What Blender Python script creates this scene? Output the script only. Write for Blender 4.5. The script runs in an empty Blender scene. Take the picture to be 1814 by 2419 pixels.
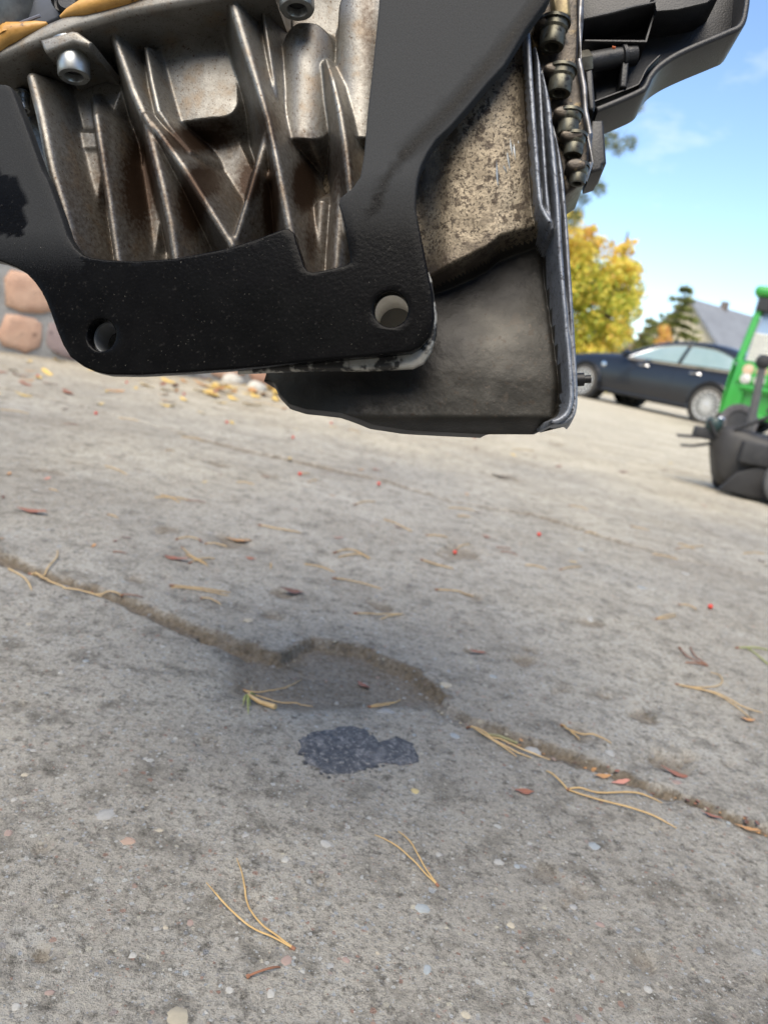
import bpy, bmesh, math, random
import numpy as np
from mathutils import Matrix, Vector, noise as mnoise

random.seed(7); rng = np.random.default_rng(7)
sc = bpy.context.scene
COL = sc.collection
rad = math.radians

# ------------------------------------------------------------------ camera
PW, PH, FPX = 1814.0, 2419.0, 1750.0
CAM_H, PITCH, ROLL = 0.42, 13.0, 11.0
_p, _r = rad(PITCH), rad(ROLL)
CF = np.array([0, math.cos(_p), -math.sin(_p)])
_right = np.array([1.0, 0, 0]); _up = np.cross(_right, CF)
CR = math.cos(_r) * _right + math.sin(_r) * _up
CU = math.cos(_r) * _up - math.sin(_r) * _right
CC = np.array([0, 0, CAM_H])
cam_d = bpy.data.cameras.new('camera'); cam = bpy.data.objects.new('camera', cam_d); COL.objects.link(cam)
M = np.eye(4); M[:3, 0] = CR; M[:3, 1] = CU; M[:3, 2] = -CF; M[:3, 3] = CC
cam.matrix_world = Matrix(M.tolist())
cam_d.sensor_fit = 'VERTICAL'; cam_d.sensor_height = 36.0; cam_d.lens = FPX / PH * 36.0
cam_d.clip_start = 0.02; cam_d.clip_end = 2000
cam_d.dof.use_dof = True; cam_d.dof.focus_distance = 0.47; cam_d.dof.aperture_fstop = 8.0; cam_d.dof.aperture_blades = 0
sc.camera = cam

# ------------------------------------------------------------------ sky and sun
SUN_EL, SUN_AZ = 57.0, 200.0      # azimuth clockwise from +Y (the view direction): sun behind the photographer
w = bpy.data.worlds.new('World'); sc.world = w; w.use_nodes = True
nt = w.node_tree; nt.nodes.clear()
def wn(t, **k):
    n = nt.nodes.new(t)
    for a, b in k.items(): setattr(n, a, b)
    return n
sky = wn('ShaderNodeTexSky', sky_type='NISHITA', sun_disc=False)
sky.sun_elevation = rad(SUN_EL); sky.sun_rotation = rad(SUN_AZ); sky.air_density = 1.0; sky.dust_density = .3; sky.ozone_density = 3.2
tc = wn('ShaderNodeTexCoord'); mp = wn('ShaderNodeMapping'); mp.inputs['Scale'].default_value = (1.0, 1.0, 2.6)
nz = wn('ShaderNodeTexNoise'); nz.inputs['Scale'].default_value = 2.3; nz.inputs['Detail'].default_value = 7; nz.inputs['Roughness'].default_value = .58
rp = wn('ShaderNodeValToRGB'); rp.color_ramp.elements[0].position = .60; rp.color_ramp.elements[1].position = .86
mx = wn('ShaderNodeMix', data_type='RGBA'); mx.inputs[7].default_value = (5.6, 5.6, 5.7, 1)
bg = wn('ShaderNodeBackground'); bg.inputs[1].default_value = 0.060
out = wn('ShaderNodeOutputWorld')
L_ = nt.links.new
L_(tc.outputs['Generated'], mp.inputs[0]); L_(mp.outputs[0], nz.inputs['Vector']); L_(nz.outputs[0], rp.inputs[0])
L_(rp.outputs[0], mx.inputs[0]); L_(sky.outputs[0], mx.inputs[6]); L_(mx.outputs[2], bg.inputs[0]); L_(bg.outputs[0], out.inputs[0])
sd = bpy.data.lights.new('sun', 'SUN'); sd.energy = 1.5; sd.angle = rad(50.0); sd.color = (1.0, .90, .75)
sun = bpy.data.objects.new('sun', sd); COL.objects.link(sun)
_az, _el = rad(SUN_AZ), rad(SUN_EL)
sdir = Vector((math.sin(_az) * math.cos(_el), math.cos(_az) * math.cos(_el), math.sin(_el)))
sun.rotation_euler = sdir.to_track_quat('Z', 'Y').to_euler(); sun.location = (4, -12, 10)
vs = sc.view_settings; vs.view_transform = 'Standard'; vs.look = 'None'; vs.gamma = 1.0; vs.use_curve_mapping = False
vs.exposure = 2.15

# ------------------------------------------------------------------ photo -> place
def ray(x, y): return CF + CR * (x - PW / 2) / FPX - CU * (y - PH / 2) / FPX
def g(x, y, z=0.0):
    d = ray(x, y); t = (z - CC[2]) / d[2]
    return CC + t * d
def at(x, y, dist):                       # a point at that distance along Y
    d = ray(x, y); return CC + d * (dist / d[1])

# ------------------------------------------------------------------ materials
MATS = {}
def mat(name, c1, c2=None, rough=.6, metal=0.0, scale=8.0, bump=0.0, bscale=None, detail=6, spec=.5, ramp=(.35, .65),
        attr=None, acol=None, spots=None, coat=0.0, rvar=0.0, coord='Object', emit=None, rattr=None):
    if name in MATS: return MATS[name]
    m = bpy.data.materials.new(name); m.use_nodes = True; t = m.node_tree; N = t.nodes; l = t.links.new
    b = N['Principled BSDF']; b.inputs['Roughness'].default_value = rough; b.inputs['Metallic'].default_value = metal
    b.inputs['Specular IOR Level'].default_value = spec; b.inputs['Coat Weight'].default_value = coat; b.inputs['Coat Roughness'].default_value = .06
    co = N.new('ShaderNodeTexCoord').outputs[coord]
    c2 = c2 or tuple(v * .8 for v in c1)
    n1 = N.new('ShaderNodeTexNoise'); n1.inputs['Scale'].default_value = scale; n1.inputs['Detail'].default_value = detail; n1.inputs['Roughness'].default_value = .65
    l(co, n1.inputs['Vector'])
    r = N.new('ShaderNodeValToRGB'); e = r.color_ramp.elements; e[0].position, e[1].position = ramp; e[0].color = (*c1, 1); e[1].color = (*c2, 1)
    l(n1.outputs[0], r.inputs[0]); cur = r.outputs[0]
    def mixc(fac, colr):
        nonlocal cur
        x = N.new('ShaderNodeMix'); x.data_type = 'RGBA'; l(fac, x.inputs[0]); l(cur, x.inputs[6]); x.inputs[7].default_value = (*colr, 1); cur = x.outputs[2]
    for sp in (spots or []):              # (scale, lo, hi, colour, detail)
        n2 = N.new('ShaderNodeTexNoise'); n2.inputs['Scale'].default_value = sp[0]; n2.inputs['Detail'].default_value = sp[4] if len(sp) > 4 else 3
        n2.inputs['Roughness'].default_value = .6; l(co, n2.inputs['Vector'])
        k = N.new('ShaderNodeMapRange'); k.inputs[1].default_value = sp[1]; k.inputs[2].default_value = sp[2]; l(n2.outputs[0], k.inputs[0])
        mixc(k.outputs[0], sp[3])
    for a, colr, nsc in (attr or []):     # attribute stain broken up by noise
        an = N.new('ShaderNodeAttribute'); an.attribute_name = a
        n3 = N.new('ShaderNodeTexNoise'); n3.inputs['Scale'].default_value = nsc; n3.inputs['Detail'].default_value = 4; l(co, n3.inputs['Vector'])
        ma = N.new('ShaderNodeMath'); ma.operation = 'MULTIPLY_ADD'; l(n3.outputs[0], ma.inputs[0]); ma.inputs[1].default_value = .55; l(an.outputs['Fac'], ma.inputs[2])
        k = N.new('ShaderNodeMapRange'); k.inputs[1].default_value = .44; k.inputs[2].default_value = .95; l(ma.outputs[0], k.inputs[0])
        mixc(k.outputs[0], colr)
    l(cur, b.inputs['Base Color'])
    if rattr:
        an = N.new('ShaderNodeAttribute'); an.attribute_name = rattr[0]; k = N.new('ShaderNodeMapRange'); k.inputs[1].default_value = .15; k.inputs[2].default_value = .5; k.inputs[3].default_value = rattr[1]; k.inputs[4].default_value = rattr[2]; l(an.outputs['Fac'], k.inputs[0]); l(k.outputs[0], b.inputs['Roughness'])
    if rvar:
        k = N.new('ShaderNodeMapRange'); k.inputs[1].default_value = .3; k.inputs[2].default_value = .7; k.inputs[3].default_value = rough - rvar; k.inputs[4].default_value = rough + rvar
        l(n1.outputs[0], k.inputs[0]); l(k.outputs[0], b.inputs['Roughness'])
    if bump:
        n4 = N.new('ShaderNodeTexNoise'); n4.inputs['Scale'].default_value = bscale or scale * 4; n4.inputs['Detail'].default_value = 4; l(co, n4.inputs['Vector'])
        bp = N.new('ShaderNodeBump'); bp.inputs['Strength'].default_value = 1.0; bp.inputs['Distance'].default_value = bump
        l(n4.outputs[0], bp.inputs['Height']); l(bp.outputs[0], b.inputs['Normal'])
    if emit: b.inputs['Emission Color'].default_value = (*emit, 1); b.inputs['Emission Strength'].default_value = 1
    MATS[name] = m; return m

# ------------------------------------------------------------------ mesh helpers
def tag(o, label=None, cat=None, group=None, kind=None):
    if label: o['label'] = label
    if cat: o['category'] = cat
    if group: o['group'] = group
    if kind: o['kind'] = kind
    return o
def link(name, me, parent=None, m=None):
    o = bpy.data.objects.new(name, me); COL.objects.link(o)
    if m is not None: me.materials.clear(); me.materials.append(m)
    if parent is not None: o.parent = parent
    return o
def empty(name, loc=(0, 0, 0), rz=0.0, mw=None, parent=None):
    o = bpy.data.objects.new(name, None); COL.objects.link(o); o.empty_display_size = .05
    if mw is not None: o.matrix_world = mw
    else: o.location = loc; o.rotation_euler = (0, 0, rz)
    if parent is not None: o.parent = parent
    return o
def by_angle(me, deg=38):
    bm = bmesh.new(); bm.from_mesh(me)
    for f in bm.faces: f.smooth = True
    for e in bm.edges:
        e.smooth = len(e.link_faces) == 2 and e.calc_face_angle(0) < rad(deg)
    bm.to_mesh(me); bm.free(); return me
def mesh(name, v, f, m, parent=None, deg=38):
    me = bpy.data.meshes.new(name); me.from_pydata([tuple(map(float, a)) for a in v], [], [tuple(a) for a in f]); me.validate()
    if deg: by_angle(me, deg)
    return link(name, me, parent, m)
def bmobj(name, bm, m, parent=None, deg=38):
    me = bpy.data.meshes.new(name); bm.normal_update(); bm.to_mesh(me); bm.free()
    if deg: by_angle(me, deg)
    return link(name, me, parent, m)
def add_box(bm, lo, hi, bev=0.0, mw=None, seg=2):
    r = bmesh.ops.create_cube(bm, size=1.0); vs_ = r['verts']
    for v in vs_:
        v.co = Vector([lo[i] + (v.co[i] + .5) * (hi[i] - lo[i]) for i in range(3)])
    if bev:
        es = list({e for v in vs_ for e in v.link_edges})
        rr = bmesh.ops.bevel(bm, geom=es, offset=bev, segments=seg, affect='EDGES', profile=.5); vs_ = list({v for f in rr['faces'] for v in f.verts} | {v for v in vs_ if v.is_valid})
    if mw is not None:
        for v in vs_: v.co = mw @ v.co
    return vs_
def box(name, lo, hi, m, parent=None, bev=0.0, mw=None, seg=2):
    bm = bmesh.new(); add_box(bm, lo, hi, bev, mw, seg); return bmobj(name, bm, m, parent)
def frame_to(a, b):                       # matrix with Z from a to b
    a, b = Vector(a), Vector(b); q = (b - a).to_track_quat('Z', 'Y'); return Matrix.Translation(a) @ q.to_matrix().to_4x4()
def add_lathe(bm, prof, mw=None, n=28):   # prof: (radius, z)
    rings = []
    for r, z in prof:
        if r < 1e-7:
            co = Vector((0, 0, z)); rings.append([bm.verts.new(mw @ co if mw is not None else co)])
        else:
            ring = []
            for k in range(n):
                a = 2 * math.pi * k / n; co = Vector((r * math.cos(a), r * math.sin(a), z)); ring.append(bm.verts.new(mw @ co if mw is not None else co))
            rings.append(ring)
    for A, B in zip(rings, rings[1:]):
        if len(A) == 1 and len(B) == 1: continue
        for k in range(n):
            k2 = (k + 1) % n
            if len(A) == 1: bm.faces.new((A[0], B[k2], B[k]))
            elif len(B) == 1: bm.faces.new((A[k], A[k2], B[0]))
            else: bm.faces.new((A[k], A[k2], B[k2], B[k]))
def lathe(name, prof, m, parent=None, mw=None, n=28, deg=38):
    bm = bmesh.new(); add_lathe(bm, prof, mw, n); bmesh.ops.recalc_face_normals(bm, faces=bm.faces[:]); return bmobj(name, bm, m, parent, deg)
def add_tube(bm, pts, radii, n=8, squash=None, cap=True):
    pts = [Vector(p) for p in pts]; rings = []; up = Vector((0, 0, 1))
    for i, p in enumerate(pts):
        d = (pts[min(i + 1, len(pts) - 1)] - pts[max(i - 1, 0)]).normalized()
        s = d.cross(up)
        if s.length < 1e-4: s = d.cross(Vector((0, 1, 0)))
        s.normalize(); t = s.cross(d); r = radii[i] if hasattr(radii, '__len__') else radii
        q = squash or 1.0
        rings.append([bm.verts.new(p + s * (r * math.cos(2 * math.pi * k / n)) + t * (r * q * math.sin(2 * math.pi * k / n))) for k in range(n)])
    for A, B in zip(rings, rings[1:]):
        for k in range(n): bm.faces.new((A[k], A[(k + 1) % n], B[(k + 1) % n], B[k]))
    if cap: bm.faces.new(rings[0][::-1]); bm.faces.new(rings[-1])
def tube(name, pts, radii, m, parent=None, n=8, squash=None):
    bm = bmesh.new(); add_tube(bm, pts, radii, n, squash); bmesh.ops.recalc_face_normals(bm, faces=bm.faces[:]); return bmobj(name, bm, m, parent, 50)
def cat(pts, k=6, closed=False):          # Catmull-Rom resample (any dimension)
    P = np.asarray(pts, float); n = len(P); o = []
    rngn = n if closed else n - 1
    for i in range(rngn):
        if closed: p0, p1, p2, p3 = P[(i - 1) % n], P[i], P[(i + 1) % n], P[(i + 2) % n]
        else: p0, p1, p2, p3 = P[max(i - 1, 0)], P[i], P[i + 1], P[min(i + 2, n - 1)]
        for j in range(k):
            t = j / k; o.append(.5 * ((2 * p1) + (p2 - p0) * t + (2 * p0 - 5 * p1 + 4 * p2 - p3) * t * t + (3 * p1 - p0 - 3 * p2 + p3) * t ** 3))
    if not closed: o.append(P[-1])
    return np.array(o)
def plate(name, loops, y0, depth, bev, m, parent=None, deg=38, bres=2):
    """2D loops in local (x, z), front face at y0, going back by depth"""
    cu = bpy.data.curves.new(name + '_outline', 'CURVE'); cu.dimensions = '2D'; cu.fill_mode = 'BOTH'
    cu.extrude = depth / 2 - bev; cu.bevel_depth = bev; cu.bevel_resolution = bres; cu.offset = -bev
    for lp in loops:
        s = cu.splines.new('POLY'); s.points.add(len(lp) - 1); s.use_cyclic_u = True
        for q, (a, b) in zip(s.points, lp): q.co = (a, b, 0, 1)
    tmp = bpy.data.objects.new('tmp', cu); COL.objects.link(tmp)
    dg = bpy.context.evaluated_depsgraph_get(); me = bpy.data.meshes.new_from_object(tmp.evaluated_get(dg))
    bpy.data.objects.remove(tmp); bpy.data.curves.remove(cu)
    bm = bmesh.new(); bm.from_mesh(me); bmesh.ops.remove_doubles(bm, verts=bm.verts[:], dist=1e-6)
    for v in bm.verts: v.co = Vector((v.co.x, y0 + depth / 2 - v.co.z, v.co.y))
    bmesh.ops.recalc_face_normals(bm, faces=bm.faces[:])
    bm.to_mesh(me); bm.free(); by_angle(me, deg); me.name = name
    return link(name, me, parent, m)
def grid_normals(P, flip=False):
    du = np.gradient(P, axis=1); dv = np.gradient(P, axis=0); n = np.cross(du, dv)
    n /= np.maximum(np.linalg.norm(n, axis=2, keepdims=True), 1e-12)
    return -n if flip else n
def split_grid(P, N, label, spec, attrs=None, flip=False):
    """cut one smooth grid surface into objects by face label; borders keep the shared normals"""
    nr, nc = P.shape[:2]; idx = np.arange(nr * nc).reshape(nr, nc)
    Q = np.stack([idx[:-1, :-1], idx[:-1, 1:], idx[1:, 1:], idx[1:, :-1]], -1)
    if flip: Q = Q[..., ::-1]
    PV = P.reshape(-1, 3); NV = N.reshape(-1, 3); res = []
    for lb, (name, m, parent) in spec.items():
        F = Q[label == lb]
        if len(F) == 0: res.append(None); continue
        u, inv = np.unique(F, return_inverse=True); F = inv.reshape(F.shape)
        me = bpy.data.meshes.new(name); me.from_pydata(PV[u].tolist(), [], F.tolist())
        me.polygons.foreach_set('use_smooth', np.ones(len(me.polygons), bool))
        for a, arr in (attrs or {}).items():
            at_ = me.attributes.new(a, 'FLOAT', 'POINT'); at_.data.foreach_set('value', arr.reshape(-1)[u].astype(np.float32))
        me.normals_split_custom_set_from_vertices(NV[u].tolist()); me.update()
        res.append(link(name, me, parent, m))
    return res
def smin(a, b, k):
    h = np.clip(.5 + .5 * (b - a) / k, 0, 1); return b + (a - b) * h - k * h * (1 - h)
def in_poly(x, y, poly):
    ins = np.zeros(x.shape, bool); n = len(poly); j = n - 1
    for i in range(n):
        xi, yi = poly[i]; xj, yj = poly[j]
        c = ((yi > y) != (yj > y)) & (x < (xj - xi) * (y - yi) / (yj - yi + 1e-12) + xi); ins ^= c; j = i
    return ins
def seg_dist(x, y, pts):
    best = np.full(x.shape, 1e9); tt = np.zeros(x.shape)
    for i in range(len(pts) - 1):
        ax, ay = pts[i][:2]; bx, by = pts[i + 1][:2]; dx, dy = bx - ax, by - ay
        t = np.clip(((x - ax) * dx + (y - ay) * dy) / (dx * dx + dy * dy + 1e-15), 0, 1)
        d = np.hypot(x - ax - t * dx, y - ay - t * dy); k = d < best
        best = np.where(k, d, best); tt = np.where(k, i + t, tt)
    return best, tt
_lat = {}
def vnoise(x, y, seed=0):                 # smooth value noise, numpy
    r = _lat.setdefault(seed, np.random.default_rng(1000 + seed).random((256, 256)))
    xi = np.floor(x).astype(int); yi = np.floor(y).astype(int); fx = x - xi; fy = y - yi; fx = fx * fx * (3 - 2 * fx); fy = fy * fy * (3 - 2 * fy)
    a = r[xi % 256, yi % 256]; b = r[(xi + 1) % 256, yi % 256]; c = r[xi % 256, (yi + 1) % 256]; d = r[(xi + 1) % 256, (yi + 1) % 256]
    return (a * (1 - fx) + b * fx) * (1 - fy) + (c * (1 - fx) + d * fx) * fy
def fbm(x, y, seed=0, o=4):
    s = 0; a = .5; 
    for i in range(o): s = s + a * (vnoise(x, y, seed + i) - .5); x = x * 2.03; y = y * 2.03; a *= .5
    return s

#==SPLIT== ground
# ------------------------------------------------------------------ the yard: concrete slabs with joints
def concrete(name):
    m = bpy.data.materials.new(name); m.use_nodes = True; t = m.node_tree; N = t.nodes; l = t.links.new; b = N['Principled BSDF']
    pos = N.new('ShaderNodeNewGeometry').outputs['Position']
    def noise(s, d=5, r=.6):
        n = N.new('ShaderNodeTexNoise'); n.inputs['Scale'].default_value = s; n.inputs['Detail'].default_value = d; n.inputs['Roughness'].default_value = r; l(pos, n.inputs['Vector']); return n.outputs[0]
    def mr(v, a, c, lo=0., hi=1.):
        k = N.new('ShaderNodeMapRange'); k.inputs[1].default_value = a; k.inputs[2].default_value = c; k.inputs[3].default_value = lo; k.inputs[4].default_value = hi; l(v, k.inputs[0]); return k.outputs[0]
    def mix(fac, a, c):
        x = N.new('ShaderNodeMix'); x.data_type = 'RGBA'
        l(fac, x.inputs[0])
        for i, q in ((6, a), (7, c)):
            if isinstance(q, tuple): x.inputs[i].default_value = (*q, 1)
            else: l(q, x.inputs[i])
        return x.outputs[2]
    def math_(op, a, c):
        x = N.new('ShaderNodeMath'); x.operation = op
        for i, q in ((0, a), (1, c)):
            if isinstance(q, float): x.inputs[i].default_value = q
            else: l(q, x.inputs[i])
        return x.outputs[0]
    c = mix(mr(noise(3.5, 6), .36, .64), (.325, .302, .26), (.45, .425, .37))
    c = mix(mr(noise(22, 6, .7), .50, .68), c, (.17, .157, .132))
    c = mix(mr(noise(9, 5, .7), .56, .74), c, (.43, .415, .375))
    c = mix(mr(noise(1.7, 5, .6), .50, .72, 0., .55), c, (.20, .165, .12))
    fine = noise(520, 5, .8); med = noise(150, 5, .75)
    c = mix(mr(med, .50, .68), c, (.125, .115, .097))
    c = mix(mr(noise(48, 6, .8), .54, .66), c, (.105, .096, .08))
    c = mix(mr(fine, .60, .80), c, (.50, .485, .44))
    c = mix(mr(fine, .47, .30), c, (.085, .078, .066))
    # aggregate stones worn flush with the surface
    for sc_, rad_, thr in ((230., .36, .72), (120., .30, .82), (60., .22, .90), (480., .36, .80)):
        v = N.new('ShaderNodeTexVoronoi'); v.inputs['Scale'].default_value = sc_; v.inputs['Randomness'].default_value = 1.0
        wv = N.new('ShaderNodeVectorMath'); wv.operation = 'ADD'; nn = N.new('ShaderNodeTexNoise'); nn.inputs['Scale'].default_value = sc_ * 1.6; l(pos, nn.inputs['Vector'])
        ws = N.new('ShaderNodeVectorMath'); ws.operation = 'SCALE'; ws.inputs['Scale'].default_value = .5 / sc_; l(nn.outputs[1], ws.inputs[0]); l(pos, wv.inputs[0]); l(ws.outputs[0], wv.inputs[1])
        l(wv.outputs[0], v.inputs['Vector'])
        sep = N.new('ShaderNodeSeparateColor'); l(v.outputs['Color'], sep.inputs[0])
        rr = N.new('ShaderNodeValToRGB'); e = rr.color_ramp.elements; e[0].position = 0; e[0].color = (.42, .42, .40, 1); e[1].position = 1; e[1].color = (.22, .12, .09, 1)
        for p_, cc in ((.2, (.30, .33, .36, 1)), (.38, (.55, .54, .50, 1)), (.55, (.16, .17, .19, 1)), (.68, (.50, .46, .36, 1)), (.8, (.26, .28, .29, 1)), (.9, (.34, .22, .17, 1))):
            q = e.new(p_); q.color = cc
        l(sep.outputs[1], rr.inputs[0])
        dist = mr(v.outputs['Distance'], rad_, rad_ * .8); pick = mr(sep.outputs[0], thr, thr + .02)
        c = mix(math_('MULTIPLY', math_('MULTIPLY', dist, pick), .8), c, rr.outputs[0])
    ab = N.new('ShaderNodeAttribute'); ab.attribute_name = 'far_light'  # sunlit tone of the far yard, painted into the concrete colour
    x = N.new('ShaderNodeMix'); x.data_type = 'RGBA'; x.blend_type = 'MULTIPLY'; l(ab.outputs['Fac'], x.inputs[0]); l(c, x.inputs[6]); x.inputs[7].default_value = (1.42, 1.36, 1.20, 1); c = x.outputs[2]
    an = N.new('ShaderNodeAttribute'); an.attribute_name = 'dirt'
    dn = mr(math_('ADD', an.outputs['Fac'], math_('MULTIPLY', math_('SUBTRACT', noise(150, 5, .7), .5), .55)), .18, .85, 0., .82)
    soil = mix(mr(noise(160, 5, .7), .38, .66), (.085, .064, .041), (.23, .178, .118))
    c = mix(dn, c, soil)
    l(c, b.inputs['Base Color']); b.inputs['Roughness'].default_value = .9; b.inputs['Specular IOR Level'].default_value = .2
    h = math_('ADD', math_('MULTIPLY', fine, .9), math_('MULTIPLY', med, 2.0))
    bp = N.new('ShaderNodeBump'); bp.inputs['Distance'].default_value = .0038; bp.inputs['Strength'].default_value = .9; l(h, bp.inputs['Height']); l(bp.outputs[0], b.inputs['Normal'])
    return m
M_CONC = concrete('weathered_concrete')
def gw(pts): return [tuple(g(*p)[:2]) for p in pts]
J_A = [(-4.0, 2.25), (-1.9, 1.52)] + gw([(-260, 1190), (0, 1313), (127, 1363), (253, 1401), (380, 1452), (464, 1487), (591, 1524), (660, 1545), (704, 1519), (736, 1506), (861, 1524), (915, 1556), (986, 1584), (1018, 1612), (1049, 1640), (1050, 1678), (1105, 1697), (1187, 1724), (1275, 1755), (1392, 1797), (1491, 1838), (1638, 1890), (1736, 1930), (1814, 1958)]) + [(.9, .54), (2.2, .10)]
J_B = [(-5.5, 3.9), (-3.2, 3.2)] + gw([(-300, 842), (0, 915), (208, 964), (328, 994), (492, 1041), (601, 1068), (711, 1090), (907, 1134), (1071, 1184), (1153, 1198), (1262, 1214), (1344, 1239), (1454, 1277), (1618, 1321), (1727, 1348), (1814, 1367), (2200, 1460)])
J_C = gw([(700, 905), (1000, 973), (1426, 1075), (1508, 1097), (1700, 1132), (2100, 1222)])
HOLE = gw([(464, 1490), (591, 1524), (660, 1545), (704, 1519), (736, 1506), (861, 1524), (915, 1556), (986, 1584), (1018, 1612), (1049, 1640), (1046, 1684), (943, 1688), (834, 1684), (725, 1696), (590, 1674), (508, 1645), (492, 1607), (508, 1569), (498, 1530)])
PITS = [(315, 1368, 26, 4), (665, 1403, 38, 5), (1340, 1628, 36, 8), (1440, 1642, 26, 6), (1590, 1792, 56, 10), (1240, 1556, 30, 6), (640, 1452, 30, 5), (900, 1432, 40, 5),
        (120, 1116, 36, 4), (180, 1092, 30, 4), (530, 1099, 30, 4), (635, 1122, 34, 5), (535, 1270, 60, 6), (1090, 1302, 60, 6), (1110, 1400, 24, 5), (1250, 1528, 26, 5),
        (1110, 1530, 34, 5), (500, 1590, 22, 8), (1515, 1690, 30, 4), (1385, 1735, 50, 6), (100, 2248, 40, 4), (1180, 1125, 30, 6), (400, 1250, 40, 3), (1390, 1470, 34, 4)]
ns = 430
ss = np.concatenate([-np.geomspace(14, 1.15, 26), np.linspace(-1.1, 1.1, ns - 52), np.geomspace(1.15, 14, 26)])
ys = np.concatenate([np.geomspace(.16, 3.2, 370), np.geomspace(3.26, 400, 90)])
GY, GS = np.meshgrid(ys, ss, indexing='ij'); GX = GS * (.55 * GY + .16 + .0 * GY); 
GX = np.where(np.abs(GS) > 1.1, np.sign(GS) * (1.1 * (.55 * GY + .16) + (np.abs(GS) - 1.1) * (2.0 + GY * .35)), GX)
dA, _ = seg_dist(GX, GY, J_A); dB, _ = seg_dist(GX, GY, J_B); dC, _ = seg_dist(GX, GY, J_C)
wob = fbm(GX * 30, GY * 30, 3)
near = GY < 8
zz = fbm(GX * 2.2, GY * 2.2, 11) * .010 * near + fbm(GX * 14, GY * 14, 15) * .004 * near + fbm(GX * 60, GY * 60, 19, 3) * .0018 * near
dirt = np.zeros_like(zz)
def side(pts):                            # which side of a joint each grid point lies on
    x = np.array([p[0] for p in pts]); y = np.array([p[1] for p in pts]); o = np.argsort(x)
    x, y = x[o], y[o]; yy = np.interp(GX, x, y)
    s0 = (y[3] - y[0]) / (x[3] - x[0]); s1 = (y[-1] - y[-4]) / (x[-1] - x[-4])
    yy = np.where(GX < x[0], y[0] + (GX - x[0]) * s0, yy); yy = np.where(GX > x[-1], y[-1] + (GX - x[-1]) * s1, yy)
    return GY > yy
far_A, far_B, far_C = side(J_A), side(J_B), side(J_C)
def groove(d, hw, dep, dz, far, seed):
    global zz, dirt
    m1 = .55 + 1.1 * vnoise(GX * 5.5 + 7, GY * 5.5, seed); m2 = np.clip(-.1 + 1.7 * vnoise(GX * 3.7, GY * 3.7 + 3, seed + 1) + (.45 * np.clip((GX - .1) / .15, 0, 1) if seed == 201 else 0), 0, 1)
    d = np.maximum(d + fbm(GX * 70, GY * 70, seed + 2) * hw * 1.8, 0)
    e = d / (hw * m1 * np.where(far, .55, 1.5)); k = np.clip(1.2 - e, 0, 1); k = k * k * (3 - 2 * k)
    zz = zz - dep * k * (.5 + .5 * m2)
    e2 = d / (hw * (.4 + .6 * m1) * np.where(far, .75, 1.35)); dirt = np.maximum(dirt, dz * (.2 + .8 * m2) * np.clip((1.6 - e2) / 1.1, 0, 1))
dA = np.minimum(seg_dist(GX, GY, J_A[:9])[0], seg_dist(GX, GY, J_A[17:])[0])
groove(dA, .013, .009, .95, far_A, 201); groove(dB, .016, .010, .85, far_B, 211); groove(dC, .022, .012, .6, far_C, 221)
inh = in_poly(GX + fbm(GX * 38, GY * 38, 35) * .022, GY + fbm(GX * 38, GY * 38, 31) * .03, HOLE)
dh, _ = seg_dist(GX, GY, HOLE + HOLE[:1]); dh = np.where(inh, dh, 0)
# steep broken rim on the far side, a gentle slope on the near side
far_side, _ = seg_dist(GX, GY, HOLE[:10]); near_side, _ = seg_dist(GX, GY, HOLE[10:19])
kf = np.clip((far_side + wob * .006) / .0065, 0, 1); kn = np.clip(near_side / .06, 0, 1)
k = np.where(inh, np.minimum(kf, kn), 0); zz = zz - .013 * k * k * (3 - 2 * k) - np.where(inh, fbm(GX * 45, GY * 45, 41) * .005 * k, 0)
dirt = np.maximum(dirt, np.where(inh, .60 + .2 * np.clip(1 - (far_side + wob * .02) / .03, 0, 1), 0) * np.clip(near_side / .03, 0, 1))
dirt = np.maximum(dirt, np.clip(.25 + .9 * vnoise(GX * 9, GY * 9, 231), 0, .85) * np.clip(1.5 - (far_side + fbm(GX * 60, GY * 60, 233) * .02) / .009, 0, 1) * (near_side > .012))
for (px, py, r_, dmm) in PITS:
    c = g(px, py); s = g(px + r_, py); rr = np.linalg.norm(s - c)
    d = np.hypot((GX - c[0]), (GY - c[1]) * 1.2) / rr + wob * 2.2
    k = np.clip((1.0 - d) / .5, 0, 1); zz = zz - dmm * .001 * k; dirt = np.maximum(dirt, .62 * k)
for i in range(170):
    s_, y_ = rng.uniform(-1, 1), rng.uniform(.3, 3.0); x_ = s_ * (.55 * y_ + .16); rr = rng.uniform(.004, .016) * (1 + .3 * y_)
    d = np.hypot(GX - x_, GY - y_) / rr + wob * 1.2; k = np.clip((1 - d) / .6, 0, 1); zz = zz - rng.uniform(.001, .004) * k; dirt = np.maximum(dirt, rng.uniform(.1, .5) * k)
dirt += np.clip(fbm(GX * 1.3, GY * 1.3, 51) * .35, 0, .2) * (GY < 5)
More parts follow.
